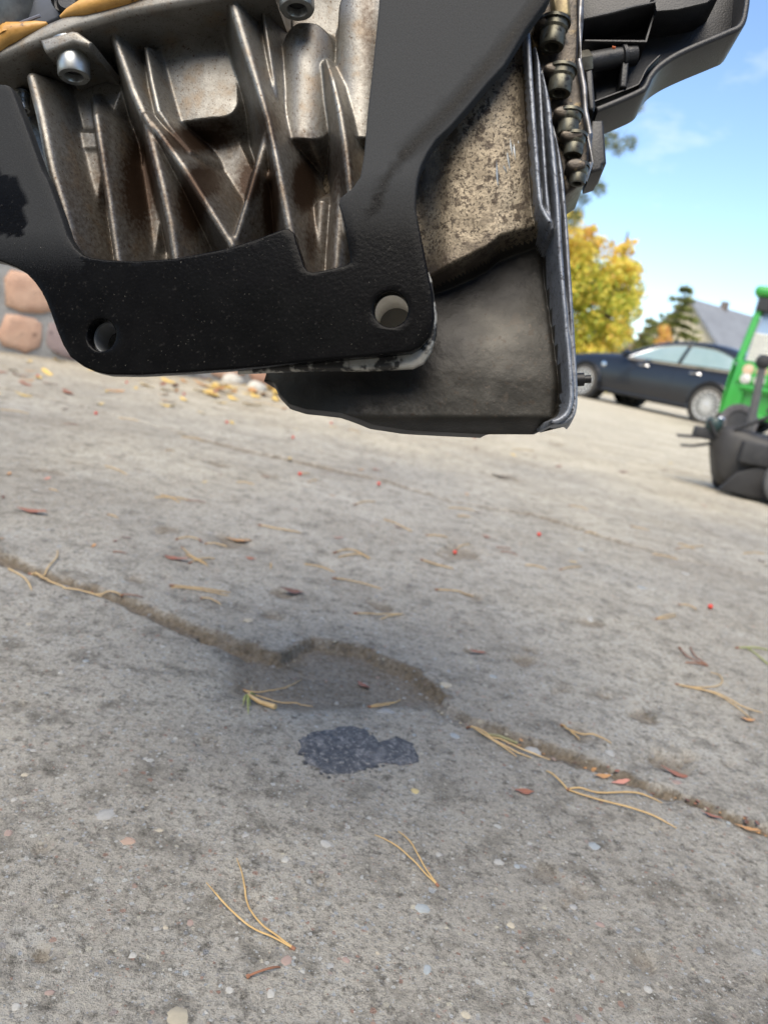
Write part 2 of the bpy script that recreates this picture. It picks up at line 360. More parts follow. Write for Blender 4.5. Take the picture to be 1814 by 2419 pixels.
# soil and litter gather along the foot of the stone wall
WALL0, WALL1 = np.array([-2.9, 3.08]), np.array([.25, 5.30])
dW, _ = seg_dist(GX, GY, [tuple(WALL0), tuple(WALL1)]); dirt = np.maximum(dirt, np.clip(.62 - dW / .5, 0, .62))
lab = far_A.astype(int) + far_B + far_C
lab = lab[:-1, :-1]
far_light = np.clip((GY - 1.1) / 3.2 + fbm(GX * 1.6, GY * 1.6, 301) * 1.2, 0, 1)  # painted light: concrete grows lighter and warmer with distance, as if sunlit
GP = np.stack([GX, GY, zz], -1); GN = grid_normals(GP)
if GN[5, 5, 2] < 0: GN = -GN
yard = empty('concrete_yard', (0, 0, 0)); tag(yard, 'grey worn concrete yard of large slabs', kind='structure')
slabs = split_grid(GP, GN, lab, {0: ('concrete_slab', M_CONC, yard), 1: ('concrete_slab', M_CONC, yard), 2: ('concrete_slab', M_CONC, yard), 3: ('concrete_slab', M_CONC, yard)}, {'dirt': dirt, 'far_light': far_light})
def gz(x, y):                             # ground height at a point
    i = int(np.clip(np.searchsorted(ys, y), 1, len(ys) - 1)); s_ = x / (.55 * y + .16); j = int(np.clip(np.searchsorted(ss, s_), 1, len(ss) - 1))
    return float(max(zz[i, j], zz[i - 1, j], zz[i, j - 1], zz[i - 1, j - 1]))
def slab_of(x, y):
    i = int(np.clip(np.searchsorted(ys, y), 1, len(ys) - 2)); s_ = x / (.55 * y + .16); j = int(np.clip(np.searchsorted(ss, s_), 1, len(ss) - 2)); return slabs[lab[i, j]]
mesh('ground', [(-600, -600, -.12), (600, -600, -.12), (600, 900, -.12), (-600, 900, -.12)], [(0, 1, 2, 3)], mat('meadow_ground', (.09, .10, .04), (.16, .14, .07), rough=.9, scale=.3), deg=0)['kind'] = 'structure'
box('yard_apron', (-12, -16, -.10), (12, .158, -.004), M_CONC)['kind'] = 'structure'
#==SPLIT== gearbox
# ------------------------------------------------------------------ gearbox, hanging above the yard
D0 = .40; YAW, LEAN = rad(6), rad(0)
gu = math.cos(YAW) * CR - math.sin(YAW) * CF; gn = math.cos(YAW) * CF + math.sin(YAW) * CR; gv = CU.copy()
gn2 = math.cos(LEAN) * gn - math.sin(LEAN) * gv; gv2 = math.cos(LEAN) * gv + math.sin(LEAN) * gn; gn, gv = gn2, gv2
GO = CC + D0 * CF
def L0(px, py, w_):
    d = ray(px, py); t = (np.dot(GO - CC, gn) + w_) / np.dot(d, gn); P = CC + t * d - GO
    return np.array([np.dot(P, gu), np.dot(P, gn), np.dot(P, gv)])
GB = L0(1000, 1012, .06); GB[1] = .06
def L(px, py, w_): return L0(px, py, w_) - GB
def LP(pts, w_): return [(float(a[0]), float(a[2])) for a in (L(x, y, w_) for x, y in pts)]
Mg = np.eye(4); Mg[:3, 0] = gu; Mg[:3, 1] = gn; Mg[:3, 2] = gv; Mg[:3, 3] = GO + gu * GB[0] + gn * GB[1] + gv * GB[2]
gear = empty('gearbox', mw=Matrix(Mg.tolist()))
tag(gear, 'hanging car gearbox of ribbed oily aluminium with black steel mounting bracket', 'gearbox')
YB = -GB[1]                               # local depth of the bracket's front face
PXM = D0 / FPX
M_ALU = mat('cast_aluminium', (.235, .226, .205), (.165, .156, .138), rough=.47, metal=.74, scale=60, bump=.0001, bscale=900, rvar=.06,
            spots=[(60, .54, .78, (.22, .17, .12)), (520, .60, .70, (.09, .065, .045)), (1300, .61, .70, (.07, .05, .035))],
            attr=[('oil', (.034, .020, .012), 420)])
M_ALU2 = mat('oily_aluminium', (.25, .21, .15), (.16, .13, .09), rough=.5, metal=.55, scale=45, bump=.0003, bscale=700, rvar=.07,
             spots=[(240, .54, .63, (.045, .032, .02)), (620, .53, .62, (.04, .03, .02)), (70, .60, .70, (.10, .08, .055))],
             attr=[('oil', (.05, .038, .028), 120)])
M_PAN = mat('pan_aluminium', (.042, .039, .033), (.024, .0225, .019), rough=.5, metal=.3, spec=.3, scale=26, bump=.0002, bscale=500, rvar=.08,
            spots=[(150, .60, .65, (.03, .024, .018)), (60, .62, .68, (.045, .038, .03)), (420, .60, .70, (.05, .042, .034))],
            attr=[('oil', (.012, .011, .010), 60)])
M_RIDGE = mat('bare_aluminium', (.23, .245, .27), (.15, .158, .175), rough=.52, metal=.6, scale=90, bump=.0002, bscale=900, spots=[(420, .57, .66, (.06, .06, .066))])
M_STEEL = mat('zinc_steel', (.42, .43, .42), (.30, .31, .30), rough=.38, metal=.85, scale=120, spots=[(300, .62, .74, (.10, .085, .06))])
M_SOCK = mat('socket_dark', (.015, .015, .016), rough=.5, metal=.3)
M_BLKP = mat('black_plastic', (.010, .0105, .012), (.016, .016, .0175), rough=.48, scale=90, bump=.0002, bscale=900, spots=[(200, .66, .80, (.05, .047, .042))])
M_BROWN = mat('rusty_oily_flange', (.075, .058, .040), (.035, .028, .022), rough=.42, metal=.4, scale=90, bump=.0005, bscale=260, spots=[(130, .58, .68, (.22, .16, .08)), (240, .58, .66, (.02, .018, .016))])
M_DARKBL = mat('dark_engine_casting', (.055, .065, .085), (.04, .045, .055), rough=.45, metal=.3, scale=50)
M_BLACKST = None
def bracket_mat():
    m = mat('black_bracket_steel', (.0024, .0024, .0026), (.004, .004, .0042), rough=.3, scale=60, bump=.00010, bscale=500, spec=.06,
            spots=[(900, .68, .74, (.16, .15, .13)), (420, .62, .78, (.02, .019, .018))], attr=[('dust', (.044, .0455, .047), 1600)], rattr=('dust', .22, .58))
    return m
# bracket outline (photo pixels)
OUT = [(-120, 190), (14, 199), (24, 203), (31, 216), (60, 292), (99, 401), (112, 422), (145, 512), (159, 555), (177, 584), (195, 601), (217, 608), (253, 613), (325, 616), (409, 610), (470, 599), (535, 586),
       (600, 566), (669, 540), (683, 540), (696, 551), (701, 573), (709, 596), (719, 629), (726, 639), (739, 643), (782, 634), (819, 624), (827, 616), (825, 596), (819, 563), (812, 523), (800, 482), (804, 466), (833, 443), (851, 416), (860, 362),
       (863, 325), (869, 256), (881, 151), (893, 30), (896, 0), (906, -130), (1350, -130), (1293, 0), (1242, 69), (1190, 154), (1151, 196), (1106, 250), (1061, 301), (1031, 328), (1010, 359), (995, 389), (986, 419),
       (982, 452), (981, 490), (991, 540), (1001, 589), (1012, 646), (1022, 692), (1026, 745), (1022, 771), (1011, 798), (993, 818), (970, 830), (882, 840), (766, 849), (616, 865), (550, 871), (434, 879), (325, 885),
       (253, 884), (225, 878), (198, 866), (166, 843), (149, 815), (134, 779), (120, 739), (109, 711), (98, 689), (82, 666), (63, 646), (40, 632), (0, 616), (-50, 606), (-120, 602)]
def circ(cx, cy, rx, ry, n=36): return [(cx + rx * math.cos(2 * math.pi * k / n), cy + ry * math.sin(2 * math.pi * k / n)) for k in range(n)]
H1, H2 = circ(240, 791, 34, 38), circ(923, 730, 40.5, 42.5)
br = plate('mounting_bracket', [LP(OUT, 0), LP(H1, 0), LP(H2, 0)], YB, .009, .0011, bracket_mat(), gear)
br['label'] = 'black steel bracket plate with two round holes'
# cut the bracket faces finely so that the dust film can follow its own patches
bm = bmesh.new(); bm.from_mesh(br.data)
bmesh.ops.triangulate(bm, faces=[f for f in bm.faces if len(f.verts) > 4])
for _ in range(7):
    es = [e for e in bm.edges if e.calc_length() > .0055]
    if not es: break
    bmesh.ops.subdivide_edges(bm, edges=es, cuts=1); bmesh.ops.triangulate(bm, faces=[f for f in bm.faces if len(f.verts) > 4])
bm.to_mesh(br.data); bm.free(); by_angle(br.data, 38)
me = br.data; n = len(me.vertices); co = np.empty(n * 3); me.vertices.foreach_get('co', co); co = co.reshape(-1, 3)
def px_of(co):                            # local point -> photo pixel
    P = GO - CC + (co + GB) @ np.stack([gu, gn, gv])
    z = P @ CF; return PW / 2 + FPX * (P @ CR) / z, PH / 2 - FPX * (P @ CU) / z
bx, by = px_of(co)
dust = np.zeros(n)
dust = np.maximum(dust, np.clip((620 - by) / 220, 0, 1) * (bx > 780) * .62)           # upper right arm: grey dust film
dust = np.maximum(dust, np.clip((700 - by) / 160, 0, 1) * (bx < 200) * .45)
d_, _ = seg_dist(bx, by, [(1320, -60), (1190, 110), (1060, 260), (960, 360)]); dust -= .5 * np.clip(1 - d_ / 26, 0, 1)
d_, _ = seg_dist(bx, by, [(960, 360), (905, 430), (880, 500)]); dust -= .45 * np.clip(1 - d_ / 14, 0, 1)
dust = np.where(in_poly(bx, by, [(-60, 380), (30, 420), (58, 470), (60, 560), (-60, 545)]), .0, dust)
a_ = me.attributes.new('dust', 'FLOAT', 'POINT'); a_.data.foreach_set('value', np.clip(dust, 0, 1).astype(np.float32))
LIP = [(560, 850), (640, 846), (735, 840), (860, 832), (960, 820), (1000, 790), (1010, 700), (1000, 640), (1012, 640), (1020, 660), (1032, 740), (1031, 790), (1018, 830), (1000, 850), (975, 862), (868, 868), (735, 872), (640, 876), (560, 880)]
LIP = [(x, y + (7 if y > 835 and x > 850 else 2 if y > 835 else 0)) for x, y in LIP]
plate('bare_lip', [LP(LIP, .0092)], YB + .0092, .006, .002, mat('bare_worn_steel', (.42, .40, .35), (.25, .24, .21), rough=.5, metal=.4, scale=90, spots=[(90, .50, .57, (.03, .028, .025))]), gear)
# bushings behind the holes
def lw(px, py, w_): q = L(px, py, w_); return Vector(q)
for (cx, cy, r_, ln, m_in, nm) in ((240, 791, 36, .017, mat('dark_bush', (.30, .31, .32), rough=.5, metal=.2), 'bushing'), (923, 730, 43, .026, mat('bright_bush', (.85, .83, .78), (.75, .73, .68), rough=.5, metal=.0, scale=200), 'threaded_bushing')):
    c0 = lw(cx, cy, .0); c0.y = YB + .0093; R_ = r_ * PXM * 1.02
    prof = [(R_ * 1.25, 0), (R_, 0)]
    if nm == 'threaded_bushing':
        for k in range(16): prof += [(R_ * .985, .001 + k * .002), (R_ * 1.0, .002 + k * .002)]
    prof += [(R_, ln), (0, ln)] if nm == 'bushing' else [(R_, ln)]
    prof += [(R_ * 1.25, ln)] if nm != 'bushing' else []
    if nm == 'bushing':
        o = lathe(nm, prof, m_in, gear, frame_to(c0, c0 + Vector((0, 1, 0))), n=40)
        o = lathe('bushing_plug', [(0, ln - .001), (R_ * .985, ln - .001), (R_ * .985, ln - .0005)], mat('grey_plug', (.10, .10, .10), rough=.5), o, frame_to(c0, c0 + Vector((0, 1, 0))), n=32)
    else:
        o = lathe(nm, prof + [(R_ * 1.25, 0)], m_in, gear, frame_to(c0, c0 + Vector((0, 1, 0))), n=40)
        lathe('bushing_plug', [(0, ln - .001), (R_ * .985, ln - .001), (R_ * .985, ln)], mat('bush_end', (.16, .155, .145), rough=.6), o, frame_to(c0, c0 + Vector((0, 1, 0))), n=32)
# ------- the ribbed casting
def U2(px, py, wmm):
    q = L(px, py, wmm * .001); return q[0], q[2]
us = np.linspace(L(-60, 300, .045)[0], L(925, 300, .045)[0], 330); vz = np.linspace(L(400, 700, .045)[2], L(400, -60, .045)[2], 262)
CV, CUU = np.meshgrid(vz, us, indexing='ij')
W_ = np.full(CV.shape, 66.0)
def pad(px, py, hx, hy, wmm, rot=0, rr=30, slope=1.6, dome=0.0, k=8):
    global W_
    cx, cz = U2(px, py, wmm); c, s = math.cos(rad(rot)), math.sin(rad(rot)); X = (CUU - cx) / PXM; Z = (CV - cz) / PXM
    x = X * c + Z * s; z = -X * s + Z * c
    qx = np.abs(x) - hx + rr; qz = np.abs(z) - hy + rr
    sd_ = np.hypot(np.maximum(qx, 0), np.maximum(qz, 0)) + np.minimum(np.maximum(qx, qz), 0) - rr
    f = wmm + slope * np.maximum(sd_, 0) * PXM * 1000 + dome * ((x / hx) ** 2)
    W_ = smin(W_, f, k)
pad(452, 180, 120, 118, 40, 5, 50, slope=2.4, dome=3, k=9)        # smooth boss between the long ribs
pad(715, 190, 72, 150, 34, -3, 55, slope=2.6, dome=9, k=8)        # barrel
pad(850, 150, 66, 190, 33, -3, 30, slope=4.0, dome=5, k=5)
pad(230, 250, 120, 120, 46, 0, 50, dome=4)
pad(200, 480, 70, 190, 44, -8, 30, dome=2)        # lower left panel
pad(330, 510, 60, 190, 54, -8, 30)
pad(520, 420, 90, 90, 58, 25, 30)
pad(455, 470, 40, 120, 52, 28, 20)
pad(750, 600, 26, 140, 40, -4, 20, dome=7); pad(798, 560, 30, 160, 34, -4, 24, dome=8)
pad(470, 640, 520, 40, 60, 0, 20)
def pit(px, py, rx, ry, dep, rot=0):
    global W_
    cx, cz = U2(px, py, 60); c, s = math.cos(rad(rot)), math.sin(rad(rot)); X = (CUU - cx) / PXM; Z = (CV - cz) / PXM; x = X * c + Z * s; z = -X * s + Z * c
    q = np.clip(1.0 - np.hypot(x / rx, z / ry) / 1.9, 0, 1); W_ = W_ + dep * q * q * (3 - 2 * q)
for a in ((305, 430, 26, 150, 34, -8), (458, 500, 26, 80, 40, 22), (640, 500, 18, 90, 46, -6), (728, 455, 28, 50, 26, -4), (95, 170, 40, 30, 25, 0), (255, 105, 40, 26, 26, 18), (640, 60, 30, 40, 24, 0), (440, 50, 90, 18, 22, 12), (170, 250, 24, 40, 12, 0)): pit(*a)
Wb = W_.copy()
RIBS = [
    [(72, 180, 17, 20), (95, 270, 18, 20), (120, 400, 19, 19), (150, 500, 19, 19), (172, 590, 18, 20), (190, 680, 18, 22)],
    [(112, 215, 8, 31), (130, 270, 9, 32), (148, 320, 6, 38)],
    [(220, 225, 6, 38), (226, 270, 11, 28), (240, 360, 12, 26), (258, 480, 13, 26), (278, 620, 13, 27), (288, 690, 13, 27)],
    [(264, 70, 12, 22), (285, 130, 14, 22), (312, 210, 15, 23), (345, 285, 16, 22), (365, 370, 16, 20), (385, 450, 15, 19), (402, 530, 14, 19), (415, 620, 14, 20), (425, 690, 14, 22)],
    [(345, 112, 7, 30), (358, 190, 9, 27), (374, 262, 10, 25), (400, 300, 9, 27), (450, 358, 7, 32)],
    [(345, 275, 11, 22), (380, 320, 12, 19), (430, 390, 13, 18), (480, 470, 13, 18), (520, 535, 12, 19), (548, 580, 12, 20), (560, 640, 14, 24)],
    [(532, -50, 16, 16), (556, 30, 17, 16), (580, 110, 17, 17), (608, 200, 13, 18), (632, 280, 10, 18), (645, 340, 11, 17), (662, 430, 14, 17), (682, 530, 16, 17), (700, 620, 16, 19), (712, 690, 16, 21)],
    [(628, 322, 12, 24), (608, 390, 11, 23), (585, 470, 9, 22), (562, 545, 9, 22), (548, 585, 9, 22)],
    [(622, 30, 6, 30), (634, 110, 7, 29), (648, 200, 7, 30), (660, 260, 5, 34)],
    [(770, 140, 5, 31), (786, 190, 10, 24), (802, 260, 12, 22), (815, 340, 13, 21), (825, 430, 13, 21), (834, 520, 13, 23)],
    [(618, 410, 14, 30), (648, 420, 12, 28)],
]
fields = []
for R_ in RIBS:
    P_ = [(*U2(x, y, w_), h * .95, w_) for x, y, h, w_ in R_]
    d, t = seg_dist(CUU, CV, P_); i = np.clip(t.astype(int), 0, len(P_) - 2); fr = t - i
    hw = np.array([p[2] for p in P_]); wc = np.array([p[3] for p in P_])
    hw = hw[i] * (1 - fr) + hw[i + 1] * fr; wc = wc[i] * (1 - fr) + wc[i + 1] * fr
    dd = d / PXM; q = np.clip(dd / hw, 0, .92)
    f = wc + hw * PXM * 1000 * (1 - np.sqrt(1 - q * q)) * 1.1 + np.maximum(dd - .92 * hw, 0) * PXM * 1000 * 2.6
    fields.append(f); W_ = smin(W_, f, 5.0)
W_ += fbm(CUU * 90, CV * 90, 61, 3) * .25
FB = np.stack(fields); am = FB.argmin(0); mn = FB.min(0)
lab_c = np.where(mn < np.minimum(Wb, 64) - 1.0, am + 1, 0)[:-1, :-1]
cpx, cpy = px_of(np.stack([CUU.ravel(), (W_ * .001 + YB).ravel(), CV.ravel()], -1)); cpx = cpx.reshape(CV.shape); cpy = cpy.reshape(CV.shape)
oil = .16 + .26 * np.clip((cpy - 240) / 220, 0, 1)
for (x, y, rx, ry, s_) in [(330, 430, 70, 190, .75), (300, 300, 40, 60, .4), (460, 330, 130, 45, .8), (480, 430, 70, 60, .8), (455, 480, 50, 110, .85), (590, 430, 45, 80, .75), (640, 480, 30, 130, .85), (720, 440, 40, 90, .9),
                            (245, 430, 30, 200, .55), (735, 560, 26, 120, .6), (870, 60, 28, 200, .5), (640, 300, 50, 90, .55), (710, 330, 60, 40, .5), (520, 300, 60, 30, .6), (810, 400, 60, 110, .55), (690, 60, 60, 60, .4), (200, 190, 80, 50, .2), (30, 300, 40, 160, .6)]:
    oil = np.maximum(oil, s_ * np.clip(1.35 - np.hypot((cpx - x) / rx, (cpy - y) / ry), 0, 1))
lab_c[(cpy > np.interp(cpx, [-100, 0, 60, 110, 160, 200], [540, 560, 590, 640, 690, 900]))[:-1, :-1]] = -1
CP = np.stack([CUU, W_ * .001 + YB, CV], -1); CN = grid_normals(CP)
if CN[120, 160, 1] > 0: CN = -CN
spec = {0: ('casing', M_ALU, gear)}
for i in range(len(RIBS)): spec[i + 1] = ('rib', M_ALU, gear)
split_grid(CP, CN, lab_c, spec, {'oil': oil})
# ------- diagonal sealing flange with boss, bolts, sealant and the engine side above it
FL = [(-70, 178), (0, 148), (100, 106), (185, 74), (300, 41), (420, 19), (530, -2), (640, -30), (640, -140), (330, -60), (300, -2), (150, 42), (120, 54), (0, 118), (-70, 140)]
plate('flange', [LP(FL, .012)], YB + .010, .055, .0035, M_ALU, gear, bres=3)
BS = [(98, 98), (174, 76), (186, 78), (222, 104), (214, 116), (178, 106), (113, 130), (106, 120)]
plate('boss', [LP(BS, .008)], YB + .006, .040, .002, M_ALU, gear, bres=3)
def bolt(px, py, hw, length, wmm, lean=0.0, nm='bolt', stl=None):
    """socket-head bolt pointing down; px,py = centre of the head's lower end"""
    c = lw(px, py, wmm * .001); r_ = hw * PXM * (1 + wmm * .001 / D0); h = length * PXM; ax = Vector((lean, .0, -1)).normalized()
    mw = frame_to(c - ax * h, c)
    o = lathe(nm, [(r_ * 1.12, -.003), (r_ * 1.12, 0), (r_ * 1.02, .0008), (r_ * .97, .0012), (r_, .002), (r_, h - .0012), (r_ * .93, h), (r_ * .60, h), (r_ * .56, h - .0006), (r_ * .56, h - .005), (0, h - .005)], stl or M_STEEL, gear, mw, 32)
    lathe('socket', [(0, h - .0046), (r_ * .545, h - .0046), (r_ * .545, h - .0044)], M_SOCK, o, mw, 12)
    lathe('washer', [(r_ * 1.0, -.0046), (r_ * 1.30, -.0046), (r_ * 1.30, -.003), (r_ * 1.0, -.003)], stl or M_STEEL, o, mw, 32)
    return o
bolt(176, 182, 38, 60, 18, .06); bolt(702, 24, 42, 60, 20, .03); bolt(58, 262, 15, 30, 40, .1)
M_SEAL = mat('orange_sealant', (.55, .31, .085), (.42, .21, .045), rough=.5, scale=80, bump=.0004, bscale=200, spots=[(160, .64, .72, (.10, .05, .02))])
tube('sealant_bead', [lw(*p) for p in [(-40, 150, .012), (-12, 112, .010), (8, 92, .010), (28, 78, .010), (60, 70, .011), (90, 62, .012), (112, 55, .012)]], [.0035, .0042, .0050, .0058, .0040, .0028, .0008], M_SEAL, gear, 12)
tube('sealant_bead', [lw(*p) for p in [(20, 86, .009), (14, 70, .009), (10, 58, .010)]], [.0050, .0038, .0015], M_SEAL, gear, 12)
tube('sealant_bead', [lw(*p) for p in [(144, 40, .012), (165, 30, .011), (195, 20, .010), (240, 8, .010), (300, -10, .010), (380, -40, .010)]], [.0008, .0026, .0042, .0046, .0050, .0050], M_SEAL, gear, 12)
EB = [(-80, -150), (420, -150), (300, -20), (150, 40), (110, 58), (30, 80), (-80, 130)]
plate('engine_block', [LP(EB, .018)], YB + .018, .05, .002, M_DARKBL, gear)
c0 = lw(-6, 30, .018); ax = (lw(60, 26, .016) - lw(-6, 30, .03)).normalized(); mw = frame_to(c0, c0 + ax)
lathe('hose_coupling', [(0, -.01), (.013, -.01), (.0135, 0), (.0165, .001), (.0165, .004), (.014, .0048), (.014, .007), (.0172, .0078), (.0172, .0105), (.0145, .0112), (.0145, .0135), (.0168, .0142), (.0168, .0175), (.012, .0182), (.0, .0182)], mat('coupling_metal', (.20, .20, .18), (.12, .12, .11), rough=.4, metal=.6, scale=150), gear, mw, 40)
lathe('coupling_cap', [(0, -.016), (.011, -.016), (.0142, -.012), (.0142, -.001), (.0, -.001)], mat('green_cap', (.012, .045, .028), rough=.35), gear, mw, 30)
tube('cable_clip', [lw(*p) for p in [(30, 62, .013), (60, 50, .013), (96, 37, .013)]], [.0009] * 3, mat('clip_wire', (.32, .34, .42), rough=.35, metal=.6), gear, 6)
lathe('inspection_plug', [(0, .002), (.0055, .002), (.0072, .0005), (.0078, -.0005), (.0090, .0002), (.0090, .004)], M_BLKP, gear, frame_to(lw(163, 2, .0165) , lw(163, 2, .0165) + Vector((0, -1, 0))), 28)
# ------- bell housing and oil pan on the right
Y0, Y1 = -60, 1013
yk = [-60, 880, 885, 914, 941, 957, 971, 980, 997, 1006, 1013]; lk = [860, 590, 602, 616, 643, 690, 782, 808, 855, 940, 1140]
rk_y = [-60, 110, 217, 301, 392, 446, 480, 600, 751, 887, 944, 985, 1000, 1007, 1013]; rk = [1290, 1255, 1283, 1303, 1322, 1333, 1336, 1343, 1354, 1362, 1364, 1360, 1357, 1325, 1284]
rows = np.concatenate([np.linspace(Y0, 940, 230), np.linspace(944, Y1, 36)]); tcol = np.linspace(0, 1, 230)
PY, PT = np.meshgrid(rows, tcol, indexing='ij'); lx = np.interp(PY, yk, lk); rx_ = np.interp(PY, rk_y, rk); PX = lx + (rx_ - lx) * PT
def sstep(a, b, x): t = np.clip((x - a) / (b - a), 0, 1); return t * t * (3 - 2 * t)
edge_x = [860, 1010, 1050, 1100, 1150, 1180, 1215, 1250, 1275, 1300, 1400]; edge_y = [690, 655, 640, 618, 592, 566, 552, 540, 530, 505, 480]
eY = np.interp(PX, edge_x, edge_y)
up_w = 20 + 7 * ((PX - 1110) / 150.) ** 2 + 5 * np.exp(-((PX - 1000) / 40.) ** 2)
lo_w = 47 - 14 * sstep(600, 900, PY) + 26 * sstep(972, 1016, PY) ** 2 + 26 * np.clip((860 - PX) / 260, 0, 1) ** 1.5
kk = sstep(-2, 26, PY - eY); DW = up_w * (1 - kk) + lo_w * kk
# long ridges along the joint face
RG = [([(1239, 100), (1252, 300), (1266, 480), (1274, 520), (1290, 548)], 6.5, 12), ([(1262, 110), (1272, 300), (1284, 480), (1290, 530), (1296, 560)], 5.0, 14),
      ([(1278, 190), (1292, 330), (1307, 490), (1316, 640), (1330, 800), (1340, 930), (1330, 985), (1296, 1006)], 6.5, 13), ([(1305, 300), (1320, 440), (1330, 560), (1344, 780), (1352, 930), (1346, 985), (1318, 1006)], 5.5, 17)]
lab_p = np.where(kk > .5, 1, 0)
ridge_lab = []
gully, _ = seg_dist(PX, PY, [(1300, 560), (1318, 720), (1332, 900), (1322, 975)]); DW = DW + 5 * np.exp(-(gully / 12) ** 2)
for i, (pts, hw, wc) in enumerate(RG):
    pts = cat(pts, 6); d, _ = seg_dist(PX, PY, pts); q = np.clip(d / hw, 0, .9)
    f = wc + hw * PXM * 1000 * (1 - np.sqrt(1 - q * q)) + np.maximum(d - .9 * hw, 0) * PXM * 1000 * 11.0
    lab_p = np.where(f < DW - .6, 2 + i, lab_p); DW = smin(DW, f, 1.2)
DW = DW + fbm(PX * .02, PY * .02, 71) * 1.2
# roll the outer rim backwards
edge_d = np.minimum((1 - PT) * (rx_ - lx), 1e9); DW = DW + 14 * np.clip(1 - edge_d / 6, 0, 1) ** 2
edge_l = np.where(PY > 880, PT * (rx_ - lx), 1e9); DW = DW + 22 * np.clip(1 - edge_l / 22, 0, 1) ** 2
# px -> local; features sit at their own depth
D_ = (PX - PW / 2)[..., None] / FPX * CR - (PY - PH / 2)[..., None] / FPX * CU + CF
def to_local(wref):
    t = (np.dot(GO - CC, gn) + wref) / (D_ @ gn); P = CC + t[..., None] * D_ - GO
    return P @ gu - GB[0], P @ gv - GB[2]
a0, b0 = to_local(np.full(PX.shape, .028))
PP = np.stack([a0, DW * .001 + YB, b0], -1); PN = grid_normals(PP)
if PN[100, 100, 1] > 0: PN = -PN
oil_shade = np.zeros(PX.shape)  # oil stains, plus shade below the housing overhang painted onto the pan
for (x, y, rx, ry, s_) in [(1010, 420, 60, 130, .6), (1130, 330, 120, 60, .25), (1180, 650, 120, 90, .8), (1040, 740, 110, 170, .85), (1060, 660, 200, 50, .5), (760, 930, 190, 70, .9), (960, 900, 120, 70, .45), (1240, 380, 20, 200, .5), (1120, 230, 100, 60, .3)]:
    oil_shade = np.maximum(oil_shade, s_ * np.clip(1.35 - np.hypot((PX - x) / rx, (PY - y) / ry), 0, 1))
spec = {0: ('bell_housing', M_ALU2, gear), 1: ('oil_pan', M_PAN, gear)}
for i in range(len(RG)): spec[2 + i] = ('joint_ridge', M_RIDGE, gear)
split_grid(PP, PN, lab_p[:-1, :-1], spec, {'oil': oil_shade}, flip=True)
for x0, y0_, x1, y1_ in ((1203, 318, 1210, 372), (1212, 330, 1217, 380), (1196, 352, 1204, 400), (1222, 322, 1224, 352), (1172, 372, 1176, 452), (1188, 390, 1196, 408)):
    pa, pb_ = [lw(x_, y_, (20.3 + 7 * ((x_ - 1110) / 150.) ** 2) * .001) for x_, y_ in ((x0, y0_), (x1, y1_))]; tube('scratch', [pa, (pa + pb_) / 2, pb_], [.0002, .0008, .0003], M_STEEL, gear, 6)
# walls going back from the rim, so the pan has its depth
def rimwall(name, loop, back, m, inset=.0):
    n = len(loop); c = np.mean(loop, 0); v = [tuple(p) for p in loop]
    for k_, dy in enumerate((.02, .06, back)):
        v += [(p[0] + (c[0] - p[0]) * inset * (k_ + 1) - .25 * dy, p[1] + dy, p[2] + .42 * dy) for p in loop]
    f = []
    for k_ in range(3):
        for i in range(n): j = (i + 1) % n; f.append((k_ * n + i, k_ * n + j, (k_ + 1) * n + j, (k_ + 1) * n + i))
    f.append(tuple(range(3 * n, 4 * n)))
    o = mesh(name, v, f, m, gear, 50); bm = bmesh.new(); bm.from_mesh(o.data); bmesh.ops.recalc_face_normals(bm, faces=bm.faces[:]); bm.to_mesh(o.data); bm.free(); return o
rim = [PP[i, 0] for i in range(0, PP.shape[0], 4)] + [PP[-1, j] for j in range(0, PP.shape[1], 4)] + [PP[i, -1] for i in range(PP.shape[0] - 1, -1, -4)] + [PP[0, j] for j in range(PP.shape[1] - 1, 0, -4)]
rimwall('pan_wall', np.array(rim), .13, M_PAN, .006)
# body of the box behind the ribs and above the picture
bw = plate('rear_casing', [LP([(-60, -140), (1180, -140), (1180, 560), (860, 560), (700, 570), (200, 560), (100, 400), (-60, 300)], .08)], YB + .082, .09, .004, M_PAN, gear)
plate('upper_casing', [LP([(-300, -560), (1300, -560), (1330, -150), (-300, -150)], .06)], YB + .02, .26, .01, M_ALU, gear)
plate('casing_edge', [LP([(-200, 130), (20, 130), (70, 190), (60, 330), (-20, 400), (-200, 400)], .07)], YB + .070, .03, .004, M_SOCK, gear)
# ------- the engine-side flange with its row of bolts
EF = [(1248, 100), (1262, -60), (1350, -140), (1380, -140), (1368, 0), (1370, 41), (1366, 141), (1378, 207), (1381, 259), (1392, 318), (1393, 372), (1391, 402), (1381, 429), (1337, 459), (1331, 444), (1322, 389), (1300, 307), (1278, 211), (1267, 130)]
plate('engine_flange', [LP(EF, .03)], YB + .030, .04, .002, M_BROWN, gear)
tube('flange_edge', [lw(*p) for p in [(1372, -40, .028), (1372, 60, .027), (1367, 141, .027), (1379, 207, .027), (1382, 259, .027), (1393, 318, .027), (1394, 385, .027), (1382, 428, .028)]], [.0016, .0014, .0014, .0016, .0014, .0016, .0016, .0012], mat('worn_edge', (.30, .30, .31), (.10, .09, .08), rough=.4, metal=.6, scale=120), gear, 8)
for (x, y, hw, ln, w_) in ((1302, 112, 29, 42, 22), (1320, 222, 27, 40, 22), (1339, 320, 24, 36, 23), (1352, 368, 22, 30, 24), (1362, 434, 19, 26, 25)):
    bolt(x, y, hw, ln, w_, -.12, stl=mat('dirty_steel', (.125, .12, .09), (.06, .056, .042), rough=.42, metal=.7, scale=140, spots=[(260, .55, .66, (.03, .026, .02))]))
    plate('lug', [LP(circ(x - 4, y - ln - 10, hw * 1.25, 14, 24), w_ * .001)], YB + (w_ - 6) * .001, .03, .0015, M_BROWN, gear)
